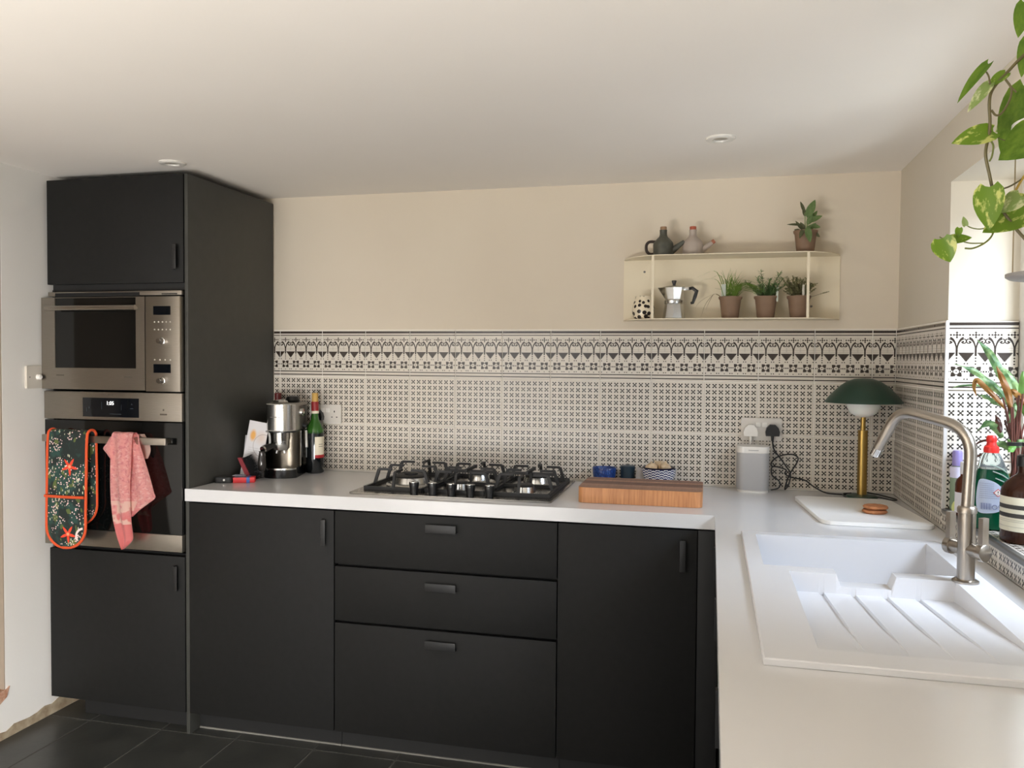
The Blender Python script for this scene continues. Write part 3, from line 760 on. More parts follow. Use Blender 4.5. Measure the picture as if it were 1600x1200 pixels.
# switch on the left wall
sw = thing('dimmer_switch', 'white wall plate with round dimmer knob beside the oven housing', 'switch', (XL, -.655, 1.28))
b = MB(); b.prism(rrect(-.700, 1.283, -.614, 1.369, .003, 3), XL, XL + .009, 'x'); b.bevel(.002, 50); part('faceplate', b, M('switch_plate', S(205, 198, 186), .3), sw)
b = MB(); b.tube([(XL + .009, -.648, 1.326), (XL + .020, -.648, 1.326), (XL + .024, -.648, 1.326)], [.0105, .0105, .007], 18); part('knob', b, M('dimmer_knob', S(240, 236, 230), .2), sw)
b = MB(); b.tube([(XL + .0085, -.686, 1.326), (XL + .0096, -.686, 1.326)], .003, 10); part('screw', b, trimgrey, sw)
def downlight(x, y, label):
    t = thing('downlight', label, 'downlight', (x, y, CEIL), group='recessed ceiling downlights')
    b = MB(); b.lathe([(.046, CEIL), (.046, CEIL - .003), (.042, CEIL - .0065), (.030, CEIL - .008), (.024, CEIL - .006), (.0225, CEIL - .001)], 32, (x, y, 0), caps=False); part('bezel', b, whiteplastic, t)
    b = MB(); b.lathe([(.0228, CEIL - .002), (.015, CEIL - .0028), (.001, CEIL - .003)], 24, (x, y, 0), caps=False); part('lens', b, M('lamp_lens', S(150, 143, 132), .3), t)
downlight(2.192, -.585, 'round white downlight in the ceiling in front of the shelf'); downlight(.285, -.665, 'round white downlight in the ceiling at the oven housing front')

# ------------------------------------------------------------------ speaker, lamp
sp = thing('speaker', 'grey mesh speaker with white top and base under the sockets', 'speaker', (2.330, -.068, WT))
rr = lambda e_: rrect(2.272 + e_, -.120 + e_, 2.388 - e_, -.014 - e_, .028, 6)
b = MB(); b.prism(rr(.003), WT, WT + .012); b.bevel(.004, 50, 3); part('base', b, whiteplastic, sp)
b = MB(); b.prism(rr(0), WT + .0095, WT + .146); part('grille', b, M('speaker_mesh', S(172, 171, 170), .55, metal=.25, bump=(900, .35)), sp)
b = MB(); b.prism(rr(0), WT + .1465, WT + .170); b.bevel(.006, 50, 3); tp = part('top', b, whiteplastic, sp)
b = MB(); b.box((2.312, -.1215, WT + .1555), (2.348, -.1195, WT + .159)); part('lettering', b, M('pale_print', S(170, 168, 165), .5), tp, smooth=False)

b = MB(); b.tube(bez([(2.398, -.050, .9235), (2.425, -.040, .930), (2.432, -.034, .948), (2.418, -.032, .965), (2.402, -.032, .978), (2.402, -.030, 1.006), (2.425, -.034, 1.010)], 8), .0025, 8)
part('cord', b, rubber, sp)
lx, ly = 2.700, -.142
lm = thing('table_lamp', 'green mushroom shade table lamp with brass stem and opal bowl', 'lamp', (lx, ly, WT))
b = MB(); b.lathe([(.052, WT + .0005), (.053, WT + .006), (.050, WT + .012), (.020, WT + .016)], 40, (lx, ly, 0)); part('base', b, greenpaint, lm)
b = MB(); b.lathe([(.0165, WT + .013), (.0165, 1.160), (.0178, 1.160), (.0178, 1.1635), (.0095, 1.164)], 28, (lx, ly, 0)); b.lathe([(.0085, 1.163), (.0085, 1.215)], 20, (lx, ly, 0)); part('stem', b, brass, lm)
b = MB(); b.lathe([(.010, 1.2095), (.026, 1.213), (.044, 1.224), (.054, 1.242), (.0575, 1.262), (.056, 1.270)], 36, (lx, ly, 0)); part('diffuser', b, opal, lm)
dome = [(.1290, 1.2620), (.1282, 1.2650), (.118, 1.2800), (.100, 1.3000), (.078, 1.3210), (.055, 1.3370), (.030, 1.3460), (.001, 1.3475)]
inner = [(r * .985, z - .003) for r, z in dome[1:]][::-1]
b = MB(); b.lathe(dome[::-1] + [(.1275, 1.2610)] + inner[::-1], 56, (lx, ly, 0), caps=False); part('lamp_shade', b, greenpaint, lm)
b = MB(); b.tube(bez([(lx - .03, ly + .03, WT + .014), (lx - .06, ly + .02, WT + .010), (lx - .055, ly - .03, WT + .006), (lx - .045, ly - .045, WT + .0045)], 6), .0026, 8)
b.tube(bez([(lx + .01, ly + .045, WT + .018), (lx + .05, ly + .045, WT + .012), (lx + .095, ly + .015, WT + .006), (lx + .112, ly - .015, WT + .004), (lx + .095, ly - .03, WT + .004), (lx + .05, ly - .012, WT + .010)], 6), .0026, 8); part('cord', b, rubber, lm)

# ------------------------------------------------------------------ bowls and pots at the back of the worktop
bluem = M('blue_dimple_glaze', S(38, 70, 128), .3, bump=(260, .8))
def hexbump():
    m, nt, p = newmat('blue_dimpled_glaze'); p.inputs['Base Color'].default_value = S(34, 66, 128); pset(p, rough=.28)
    v = nt.nodes.new('ShaderNodeTexVoronoi'); v.inputs['Scale'].default_value = 150; nt.links.new(coords(nt), v.inputs['Vector'])
    nt.links.new(mixc(nt, ramp(nt, v.outputs['Distance'], .2, .55), S(40, 82, 150), S(24, 48, 104)), p.inputs['Base Color'])
    bp = nt.nodes.new('ShaderNodeBump'); bp.inputs['Strength'].default_value = .6; bp.inputs['Distance'].default_value = .002
    nt.links.new(v.outputs['Distance'], bp.inputs['Height']); nt.links.new(bp.outputs[0], p.inputs['Normal']); return m
b = MB(); c = (1.773, -.060, 0)
b.lathe([(.030, WT + .0005), (.034, WT + .003), (.041, WT + .020), (.0455, WT + .045), (.0465, WT + .064), (.0455, WT + .066), (.043, WT + .063), (.036, WT + .020), (.001, WT + .012)], 36, c, caps=False)
single('blue_bowl', b, hexbump(), 'small blue dimpled bowl behind the chopping block', 'bowl', (1.773, -.06, WT))
jr = thing('spice_jar', 'dark teal ceramic jar behind the chopping block beside the blue bowl', 'jar', (1.864, -.060, WT))
b = MB(); b.lathe([(.026, WT + .0005), (.0275, WT + .004), (.0275, WT + .060), (.0285, WT + .062), (.0285, WT + .074), (.026, WT + .077), (.004, WT + .078)], 30, (1.864, -.06, 0)); part('body', b, M('teal_glaze', S(34, 50, 60), .35), jr)
b = MB(); b.lathe([(.007, WT + .0775), (.008, WT + .082), (.004, WT + .085)], 14, (1.864, -.06, 0)); part('knob', b, chrome, jr)
def zigzag():
    m, nt, p = newmat('blue_white_pattern'); sp_ = nt.nodes.new('ShaderNodeSeparateXYZ'); nt.links.new(coords(nt), sp_.inputs[0])
    an = nt.nodes.new('ShaderNodeMath'); an.operation = 'ARCTAN2'; nt.links.new(sp_.outputs[1], an.inputs[0]); nt.links.new(sp_.outputs[0], an.inputs[1])
    a = X(nt, an.outputs[0]) * (26 / (2 * pi)); z = X(nt, sp_.outputs[2]) * 105
    odd = ((a.floor() * .5).fract() > .25) * .5
    k = ((z + odd + (a.fract() - .5).abs() * .5).fract() > .5)
    nt.links.new(mixc(nt, k, S(214, 214, 216), S(34, 42, 92)), p.inputs['Base Color']); pset(p, rough=.25); return m
b = MB(); c = (1.984, -.082, 0)
b.lathe([(.042, WT + .0005), (.044, WT + .004), (.052, WT + .020), (.063, WT + .048), (.0665, WT + .072), (.0655, WT + .0735), (.062, WT + .068), (.045, WT + .016), (.001, WT + .012)], 40, c, caps=False)
single('patterned_bowl', b, zigzag(), 'blue and white patterned bowl behind the chopping block', 'bowl', (1.984, -.082, WT))
b = MB(); b.lathe([(.046, WT + .0745), (.0605, WT + .0765), (.061, WT + .079), (.058, WT + .0785), (.047, WT + .066), (.001, WT + .060)], 36, c, caps=False)
b2 = [(.040, WT + .050), (.054, WT + .066), (.061, WT + .079), (.058, WT + .0785), (.048, WT + .066), (.001, WT + .058)]
b.bm.clear(); b.lathe(b2, 36, c, caps=False)
single('navy_bowl', b, M('navy_glaze', S(30, 28, 52), .3), 'dark navy bowl nested inside the patterned bowl', 'bowl', (1.984, -.082, WT + .06))
gar = M('garlic_skin', S(206, 186, 156), .7, vary=(S(180, 150, 112), 60, .3, .7))
for i, (dx, dy, dz) in enumerate(((-.026, -.012, .076), (.025, -.014, .077), (.001, .030, .079))):
    b = MB(); b.lathe([(.001, -.018), (.012, -.017), (.021, -.006), (.022, .004), (.014, .013), (.005, .019), (.003, .027), (.001, .027)], 18, caps=False)
    for v in b.bm.verts:
        a = atan2(v.co.y, v.co.x); k = 1 + .10 * abs(sin(a * 3.5)); v.co.x *= k; v.co.y *= k
    o = single('garlic_bulb', b, gar, ('pale garlic bulb nearest the jar in the navy bowl', 'pale garlic bulb nearest the speaker in the navy bowl', 'pale garlic bulb at the back of the navy bowl')[i], 'garlic', (0, 0, 0), 'garlic bulbs in the navy bowl')
    o.location = (1.984 + dx, -.082 + dy, WT + dz); o.rotation_euler = (.4 - .5 * i, .3 * i, i)
b = MB(); pts = [(-.030 + .004 * sin(i), .0) for i in range(3)]
rows = []
for i in range(7):
    t = i / 6; wd = .026 * (1 - .25 * (2 * t - 1) ** 2) * (.6 + .6 * t)
    rows.append([(1.908 + .018 * t + s * wd * .75, -.122 + .02 * t + .004 * s * s, WT + .001 + .072 * t + .004 * abs(s)) for s in (-1, -.5, 0, .5, 1)])
b.grid(rows)
bmesh.ops.solidify(b.bm, geom=b.bm.faces[:], thickness=.0025)
single('spoon_rest', b, M('frosted_plastic', S(186, 180, 176), .4), 'pale translucent spoon rest leaning against the patterned bowl', 'spoon rest', (1.92, -.10, WT))

# ------------------------------------------------------------------ coffee machine
cm = thing('coffee_machine', 'slim stainless steel espresso machine beside the wine bottle', 'coffee machine', (.492, -.292, WT), radians(14))
W_ = False
b = MB()
def fronted(w, d, r0, n=14):
    out = []
    for i in range(n + 1):
        a = pi + pi * i / n; out.append((w * cos(a), r0 * sin(a) + r0))
    return out + [(w, d), (-w, d)]
b.prism(fronted(.066, .235, .034), 0.0005, .034); b.bevel(.003, 50); part('base', b, M('gloss_black', S(12, 12, 13), .12), cm, W_)
b = MB(); b.prism([(x * .95, y * .97 + .003) for x, y in fronted(.066, .10, .034)], .0335, .040); part('drip_tray', b, chrome, cm, W_)
b = MB(); b.prism(rrect(-.060, .085, .060, .232, .010), .034, .288); part('body', b, M('coffee_steel', S(150, 144, 134), .26, metal=1), cm, W_)
b = MB(); rows = []
for z in (.036, .19): rows.append([(.064 * sin(a), .100 - .028 * cos(a), z) for a in [radians(q) for q in range(-88, 89, 11)]])
b.grid(rows); bmesh.ops.solidify(b.bm, geom=b.bm.faces[:], thickness=.002); part('back_plate', b, M('coffee_plate', S(120, 112, 100), .28, metal=1), cm, W_)
b = MB(); b.prism(fronted(.060, .23, .050), .190, .300); b.bevel(.004, 50); hd0 = part('head', b, M('coffee_head_steel', S(150, 146, 138), .5, metal=.15), cm, W_)
b = MB(); rows = [[(.0608 * cos(a), .050 + .0508 * sin(a), z) for a in [radians(q) for q in range(186, 356, 10)]] for z in (.194, .297)]; b.grid(rows); part('front_panel', b, chrome, hd0, W_)
b = MB(); b.prism([(x * 1.01, y * 1.0) for x, y in fronted(.060, .23, .050)], .184, .1905); part('head_band', b, blackplastic, cm, W_)
b = MB(); b.lathe([(.033, .150), (.034, .186)], 30, (-.002, .045, 0)); part('group_head', b, chrome, cm, W_)
b = MB(); b.lathe([(.028, .112), (.031, .116), (.031, .151)], 30, (-.002, .045, 0)); pf = part('portafilter', b, alu, cm, W_)
b = MB(); b.tube([(-.018, .028, .134), (-.034, .010, .130), (-.046, -.010, .124), (-.052, -.020, .121)], [.010, .012, .0155, .0155], 16); hd = part('handle', b, blackplastic, pf, W_)
b = MB(); b.tube([(-.0518, -.0197, .1211), (-.0555, -.0262, .1192)], [.0150, .014], 16); part('handle_cap', b, chrome, hd, W_)
for s in (-1, 1):
    b = MB(); b.tube([(-.002 + s * .013, .040, .114), (-.002 + s * .016, .038, .098)], .006, 10); part('outlet', b, chrome, pf, W_)
b = MB(); b.tube(bez([(-.060, .035, .188), (-.046, .020, .186), (-.040, .018, .172), (-.038, .016, .140)], 6), .005, 8); part('handle_guard', b, M('pale_steel', S(190, 188, 184), .3, metal=.8), cm, W_)
b = MB(); b.tube([(.058, .10, .262), (.074, .10, .262), (.078, .10, .262)], [.017, .016, .012], 20); part('steam_dial', b, chrome, cm, W_)
b = MB(); b.tube([(.060, .150, .20), (.070, .150, .195), (.074, .148, .188)], .007, 10); b.tube([(.074, .149, .182), (.078, .140, .112)], .0085, 14); part('steam_wand', b, chrome, cm, W_)
b = MB(); b.tube([(.060, .150, .205), (.078, .150, .200)], .011, 12); part('wand_joint', b, blackplastic, cm, W_)
b = MB(); b.lathe([(.030, .300), (.032, .305), (.026, .312), (.006, .315)], 24, (-.012, .075, 0)); part('cup_plate', b, chrome, cm, W_)
b = MB(); b.lathe([(.027, .300), (.030, .310), (.024, .324), (.010, .329), (.001, .329)], 24, (.018, .150, 0)); part('tank_lid', b, blackplastic, cm, W_)
for i in range(3):
    b = MB(); b.moved(Matrix.Translation((-.028 + .028 * i, .012 if i == 1 else .022, .292)) @ Matrix.Rotation(pi / 2, 4, 'X'), lambda: b.lathe([(.0055, -.001), (.0055, .004), (.004, .005)], 12)); part('button', b, blackplastic, cm, W_)
b = MB(); b.box((-.033, -.0015, .246), (.005, -.0005, .2485)); part('lettering', b, M('dark_print', S(60, 55, 48), .5), cm, W_, smooth=False)
b = MB(); b.lathe([(.010, .0), (.0155, .008), (.017, .030), (.014, .055), (.011, .075), (.0125, .080)], 14, (-.058, -.026, .0345)); part('milk_frother', b, M('smoked_glass', S(46, 42, 40), .12), cm, W_)
b = MB(); b.tube([(.050, .10, .040), (.064, .10, .044), (.064, .10, .186)], .0035, 6); part('edge_trim', b, chrome, cm, W_)

# ------------------------------------------------------------------ bottles at the coffee machine
def wineglass_mat(name, up, low, zl):
    m, nt, p = newmat(name); s_ = nt.nodes.new('ShaderNodeSeparateXYZ'); nt.links.new(coords(nt), s_.inputs[0])
    k = X(nt, ramp(nt, s_.outputs[2], zl - .006, zl + .006))
    nt.links.new(mixc(nt, k, low, up), p.inputs['Base Color']); pset(p, rough=.06, spec=.6); return m
wb = thing('wine_bottle', 'green wine bottle with cream label in front of a wall socket', 'bottle', (.549, -.090, WT))
c = (.549, -.090, WT)
b = MB(); b.lathe([(.033, .0005), (.0368, .004), (.0372, .010), (.0372, .168), (.0350, .185), (.0270, .205), (.0170, .225), (.0142, .240), (.0140, .282)], 36, c); part('glass', b, wineglass_mat('green_bottle_glass', S(44, 92, 28), S(14, 18, 20), .172), wb)
b = MB(); b.lathe([(.0158, .262), (.0158, .300), (.0150, .302)], 24, c); b.mi = 1; part('capsule', b, M('red_capsule', S(140, 32, 34), .35), wb)
b = MB(); b.lathe([(.0162, .252), (.0162, .263)], 24, c); part('neck_band', b, M('cream_paper', S(226, 218, 196), .6), wb)
b = MB(); b.lathe([(.0135, .302), (.0135, .336), (.012, .338)], 20, c); part('cork', b, M('gold_cork', S(196, 158, 84), .55), wb)
def label_arc(rad, a0, a1, z0, z1, mat, parent, name='label'):
    b = MB(); n = 14
    rows = [[(c[0] + rad * cos(a), c[1] + rad * sin(a), c[2] + z) for a in [radians(a0 + (a1 - a0) * i / n) for i in range(n + 1)]] for z in (z0, z1)]
    b.grid(rows); return part(name, b, mat, parent)
lb = label_arc(.0376, -64, 28, .078, .155, M('cream_paper', S(226, 218, 196), .6), wb); label_arc(.0378, -64, 28, .066, .079, M('red_paper', S(168, 30, 34), .5), lb, 'label_band')
label_arc(.0376, -172, -126, .068, .150, M('grey_paper', S(196, 196, 198), .6), wb)
for dz in (.122, .113): label_arc(.0379, -40, -8, dz, dz + .003, M('pale_letter_print', S(150, 146, 130), .6), lb, 'lettering')
c = (.352, -.048, WT)
wb = thing('wine_bottle', 'dark wine bottle with red capsule hidden behind the coffee machine', 'bottle', c)
b = MB(); b.lathe([(.033, .0005), (.0360, .004), (.0360, .205), (.0340, .220), (.0230, .250), (.0145, .268), (.0140, .300)], 30, c); part('glass', b, M('dark_bottle_glass', S(14, 18, 16), .08), wb)
b = MB(); b.lathe([(.0152, .278), (.0152, .332), (.013, .334)], 22, c); part('capsule', b, M('dark_red_capsule', S(92, 22, 20), .4), wb)

# ------------------------------------------------------------------ odds and ends next to the machine
def leaflet_mat():
    m, nt, p = newmat('printed_card'); s_ = nt.nodes.new('ShaderNodeSeparateXYZ'); nt.links.new(coords(nt), s_.inputs[0])
    x = X(nt, s_.outputs[0]); z = X(nt, s_.outputs[2])
    d = (((x + .018) / .016) * ((x + .018) / .016) + ((z - .170) / .026) * ((z - .170) / .026)).sqrt()
    n1 = noise(nt, coords(nt, 'Object', (60, 60, 60)), 1.2, 3)
    col = mixc(nt, ramp(nt, d, 1.1, .5), S(214, 212, 214), S(222, 166, 92))
    d2 = (((x - .022) / .030) * ((x - .022) / .030) + ((z - .165) / .030) * ((z - .165) / .030)).sqrt()
    col = mixc(nt, X(nt, ramp(nt, d2, 1.2, .2)) * .5, col, S(206, 176, 150))
    lines = ((z * 110).fract() < .4) & band(z, .075, .125) & (x.abs() < .03)
    col = mixc(nt, lines * .30 * X(nt, n1), col, S(110, 108, 120))
    arc = ((((x - .035) * (x - .035) + (z - .135) * (z - .135)).sqrt() - .045).abs() < .0012)
    col = mixc(nt, arc * .5, col, S(120, 100, 90))
    nt.links.new(col, p.inputs['Base Color']); pset(p, rough=.55); return m
cardo = thing('leaflet', 'white printed leaflet with orange picture leaning beside the coffee machine', 'leaflet', (.366, -.298, WT + .001), radians(-4))
b = MB(); b.box((-.046, -.0012, 0), (.046, .0012, .228)); o = part('card', b, leaflet_mat(), cardo, False, smooth=False); o.rotation_euler = (radians(-7), radians(7.5), 0)
bk = thing('booklet', 'thin grey booklet standing behind the white leaflet', 'booklet', (.366, -.262, WT + .001), radians(4))
b = MB(); b.box((-.054, -.002, 0), (.040, .002, .165), .0008); o = part('cover', b, M('grey_card', S(170, 168, 172), .6), bk, False); o.rotation_euler = (radians(-5), radians(3), 0)
br = thing('hand_brush', 'small hand brush with red wooden back and black bristles', 'brush', (.405, -.352, WT + .03), 0)
b = MB(); b.prism([(-.052, .058), (-.034, .058), (.012, -.026), (-.010, -.026)], -.012, .012, 'y'); b.bevel(.003, 50); part('brush_back', b, M('red_stained_wood', S(120, 34, 42), .5), br, False)
b = MB()
for i in range(420):
    t = random.random(); yy = random.uniform(-.010, .010)
    p0 = Vector((-.034 + .046 * t, yy, .056 - .083 * t)); d_ = Vector((.85 + random.uniform(-.08, .08), random.uniform(-.12, .12), .22 + .10 * (1 - t) + random.uniform(-.1, .1))).normalized()
    L = random.uniform(.042, .052); q = p0 + d_ * L
    if q.z < -.026: q.z = -.026
    s_ = Vector((0, .0009, .0012)); b.face([b.bm.verts.new(v) for v in (p0 - s_, p0 + s_, q)])
o = part('bristles', b, M('black_bristle', S(18, 19, 22), .6), br, False, smooth=False, fix=False, kind='stuff')
bx = thing('matchbox', 'red box with blue band lying in front of the hand brush', 'box', (.412, -.408, WT), radians(24))
b = MB(); b.box((-.040, -.022, .0005), (.040, .022, .021), .0008); part('carton', b, M('red_carton', S(206, 38, 44), .5), bx, False)
b = MB(); b.box((.010, -.0226, .0002), (.022, .0226, .0216)); part('band', b, M('blue_carton', S(52, 98, 176), .5), bx, False, smooth=False)
b = MB(); b.box((-.036, -.018, .0211), (.008, .018, .0216)); part('picture', b, M('blue_grey_print', S(96, 106, 124), .5), bx, False, smooth=False)
kp = thing('key_pouch', 'small black pouch with white stud at the worktop end', 'pouch', (.340, -.432, WT), radians(14))
b = MB(); b.prism(rrect(-.034, -.024, .036, .024, .012), .0005, .021); b.bevel(.006, 50, 3); part('pouch', b, M('black_leather', S(22, 23, 22), .55, bump=(90, .7)), kp, False)
b = MB(); b.lathe([(.0042, -.001), (.0040, .0012), (.0015, .0022)], 12); 
me = b.mesh('stud', M('white_stud', S(236, 234, 230), .3)); o = link('stud', me, kp); o.location = (.006, -.0243, .012); o.rotation_euler = (pi / 2, 0, 0)
kr = thing('key_ring', 'steel key ring lying between the black pouch and red box', 'key ring', (.376, -.415, WT + .002))
b = MB(); b.tube([(.012 * cos(a), .012 * sin(a), .010 + .006 * sin(a)) for a in [2 * pi * i / 16 for i in range(17)]], .0016, 6); part('ring', b, chrome, kr, False)
for i in range(2):
    b = MB(); b.lathe([(.008, 0), (.008, .002)], 12, (-.012 + .02 * i, -.014 + .006 * i, .000 + .003 * i)); b.box((-.015 + .02 * i, -.012, .0 + .003 * i), (-.010 + .02 * i, .010, .002 + .003 * i)); part('key', b, chrome, kr, False)
ct = thing('card_holder', 'small white edged purple card lying behind the key ring', 'card', (.372, -.378, WT + .004), radians(10))
b = MB(); b.box((-.020, -.014, .016), (.020, .014, .018)); part('card', b, M('purple_card', S(64, 50, 92), .5), ct, False, smooth=False)
b = MB(); b.solid([-.022, -.018, .018, .022], [-.016, -.012, .012, .016], lambda x, y: not (abs(x) < .018 and abs(y) < .012), .0155, .0185); part('border', b, M('white_card_edge', S(206, 200, 214), .5), ct, False, smooth=False)
b = MB(); b.box((-.018, -.012, -.004), (.018, .012, .0154)); part('box', b, M('dark_card_box', S(34, 30, 40), .6), ct, False, smooth=False)

# ------------------------------------------------------------------ wall shelf and what stands on it
sh = thing('wall_shelf', 'cream folded metal wall shelf with two tiers and thin uprights', 'shelf', (2.235, 0, 1.562))
b = MB(); b.box((1.835, -.0015, 1.562), (2.634, .003, 1.797)); part('back_panel', b, creammetal, sh, smooth=False)
plan = [(1.835, .002), (2.634, .002), (2.622, -.050), (2.585, -.105), (2.530, -.142), (2.500, -.150), (1.968, -.150), (1.938, -.142), (1.884, -.105), (1.847, -.050)]
for z, nm in ((1.797, 'top_shelf'), (1.560, 'bottom_shelf')):
    b = MB(); b.prism(plan, z, z + .003); part(nm, b, creammetal, sh, smooth=False)
for x in (1.957, 2.507):
    b = MB(); b.box((x - .0045, -.146, 1.563), (x + .0045, -.143, 1.797)); part('upright', b, creammetal, sh, smooth=False)
for x, z in ((1.915, 1.752), (2.535, 1.612)):
    b = MB(); b.moved(Matrix.Translation((x, -.001, z)) @ Matrix.Rotation(pi / 2, 4, 'X'), lambda: b.lathe([(.0045, 0), (.0042, .002), (.002, .003)], 12)); part('screw', b, trimgrey, sh)
T1, T0 = 1.8003, 1.5633
def cow():
    m, nt, p = newmat('spotted_glaze'); s_ = nt.nodes.new('ShaderNodeSeparateXYZ'); nt.links.new(coords(nt), s_.inputs[0])
    an = nt.nodes.new('ShaderNodeMath'); an.operation = 'ARCTAN2'; nt.links.new(s_.outputs[1], an.inputs[0]); nt.links.new(s_.outputs[0], an.inputs[1])
    cb_ = nt.nodes.new('ShaderNodeCombineXYZ'); nt.links.new((X(nt, an.outputs[0]) * .038).v, cb_.inputs[0]); nt.links.new(s_.outputs[2], cb_.inputs[1])
    v = nt.nodes.new('ShaderNodeTexVoronoi'); v.voronoi_dimensions = '2D'; v.inputs['Scale'].default_value = 50; v.inputs['Randomness'].default_value = .7
    nt.links.new(cb_.outputs[0], v.inputs['Vector']); k = X(nt, v.outputs['Distance']) + (X(nt, s_.outputs[2]) - .03) * 2.2
    nt.links.new(mixc(nt, k < .36, S(226, 214, 188), S(34, 24, 20)), p.inputs['Base Color']); pset(p, rough=.25); return m
b = MB(); b.lathe([(.030, .0005), (.036, .004), (.042, .022), (.0425, .042), (.036, .066), (.0305, .082), (.031, .087), (.0285, .087), (.028, .078), (.034, .05), (.001, .01)], 36, (1.918, -.075, T0), caps=False)
single('spotted_vase', b, cow(), 'cream pot with dark brown spots on the lower shelf', 'pot', (1.918, -.075, T0))
mk = thing('moka_pot', 'silver eight-sided stovetop coffee pot with black handle on shelf', 'coffee pot', (2.033, -.075, T0))
c = (2.033, -.075, T0)
b = MB(); b.lathe([(.0415, .0005), (.042, .004), (.0335, .058)], 8, c); part('boiler', b, alu, mk, smooth=False)
b = MB(); b.lathe([(.035, .057), (.0365, .060), (.0365, .070), (.034, .073)], 24, c); part('collar', b, alu, mk)
b = MB(); b.lathe([(.0325, .072), (.034, .078), (.043, .118)], 8, c)
for v in b.bm.verts:
    if v.co.z > T0 + .1 and v.co.x < c[0] - .038: v.co.x -= .018; v.co.z += .002
part('jug', b, alu, mk, smooth=False)
b = MB(); b.lathe([(.0435, .118), (.040, .123), (.012, .128), (.001, .128)], 8, c, caps=False); lid = part('lid', b, alu, mk, smooth=False)
b = MB(); b.lathe([(.006, .127), (.0055, .131), (.0095, .143), (.009, .146), (.001, .1465)], 12, c, caps=False); part('lid_knob', b, blackplastic, lid)
b = MB(); b.box((c[0] + .036, c[1] - .007, T0 + .108), (c[0] + .056, c[1] + .007, T0 + .120), .002); part('hinge', b, alu, mk)
b = MB(); b.tube([(c[0] + .052, c[1], T0 + .114), (c[0] + .068, c[1], T0 + .117), (c[0] + .084, c[1], T0 + .105), (c[0] + .078, c[1], T0 + .085), (c[0] + .070, c[1], T0 + .062), (c[0] + .062, c[1], T0 + .060)], [.0055, .0065, .0075, .007, .006, .005], 8); part('handle', b, blackplastic, mk)
def cruet(cx, cy, mat, tipm, corkm, label, handle):
    t = thing('oil_jug', label, 'jug', (cx, cy, T1)); c = (cx, cy, T1)
    b = MB(); b.lathe([(.034, .0005), (.0375, .003), (.038, .044), (.036, .052), (.026, .064), (.016, .074), (.0135, .082), (.0135, .096), (.0145, .099)], 32, c); part('body', b, mat, t)
    b = MB(); b.lathe([(.0118, .098), (.0125, .110), (.011, .112)], 16, c); part('stopper', b, corkm, t)
    b = MB(); b.tube([(cx + .030, cy, T1 + .018), (cx + .050, cy, T1 + .034), (cx + .074, cy, T1 + .052), (cx + .078, cy, T1 + .055)], [.013, .011, .0075, .007], 14); sp_ = part('spout', b, mat, t)
    if tipm: 
        b = MB(); b.tube([(cx + .071, cy, T1 + .050), (cx + .0795, cy, T1 + .0562)], [.0081, .0076], 14); part('spout_rim', b, tipm, sp_)
    if handle:
        b = MB(); b.tube(bez([(cx - .030, cy, T1 + .056), (cx - .052, cy, T1 + .056), (cx - .063, cy, T1 + .044), (cx - .062, cy, T1 + .022), (cx - .050, cy, T1 + .010), (cx - .034, cy, T1 + .010)], 5), [.0055] * 26, 8); part('handle', b, M('dark_clay', S(52, 40, 34), .6), t)
    return t
cruet(1.991, -.085, M('grey_green_glaze', S(84, 84, 74), .5, vary=(S(62, 62, 54), 25, .3, .7)), None, M('cork', S(150, 120, 92), .8), 'dark grey ceramic oil jug with loop handle on shelf', True)
cruet(2.100, -.070, M('pale_grey_glaze', S(168, 156, 146), .45), M('terracotta_rim', S(158, 96, 74), .7), M('terracotta_stopper', S(170, 88, 66), .8), 'pale grey ceramic oil jug with terracotta stopper on shelf', False)

def leaf_mesh(L, Wd, mat, heart=False, droop=.25, fold=.15, wave=0, n=8, name='leaf', tip=1.0):
    'leaf along +Y from its base, face up'
    b = MB(); rows = []
    for i in range(n + 1):
        t = i / n
        if heart: wv = ((sin(pi * min(1, (t + .16) / 1.16) ** .75)) ** .85 if t < 1 else 0) * (1 if t > .02 else .75)
        else: wv = max(0, sin(pi * t ** .8)) ** .8
        y = L * t; z = -droop * L * t * t
        rows.append([(s_ * Wd / 2 * wv, y - (abs(s_) ** 2 * .10 * L * (1 - t) ** 3 if heart else 0), z + fold * abs(s_) * Wd * .5 * wv + wave * L * sin(t * 14 + s_ * 2) * abs(s_)) for s_ in (-1, -.5, 0, .5, 1)])
    b.grid(rows); bmesh.ops.remove_doubles(b.bm, verts=b.bm.verts, dist=1e-5)
    return b.mesh(name, mat, True, fix=False)
def orient(base, tip, normal):
    y = (Vector(tip) - Vector(base)).normalized(); z = Vector(normal); z = (z - y * z.dot(y)).normalized(); x = y.cross(z)
    return Matrix(((x.x, y.x, z.x, base[0]), (x.y, y.y, z.y, base[1]), (x.z, y.z, z.z, base[2]), (0, 0, 0, 1)))
def leaf(parent, base, tip, normal, Wd, mat, name='leaf', **k):
    o = link(name, leaf_mesh((Vector(tip) - Vector(base)).length, Wd, mat, **k), parent)
    o.matrix_local = Matrix.Translation(-root_loc(parent)) @ orient(base, tip, normal); return o
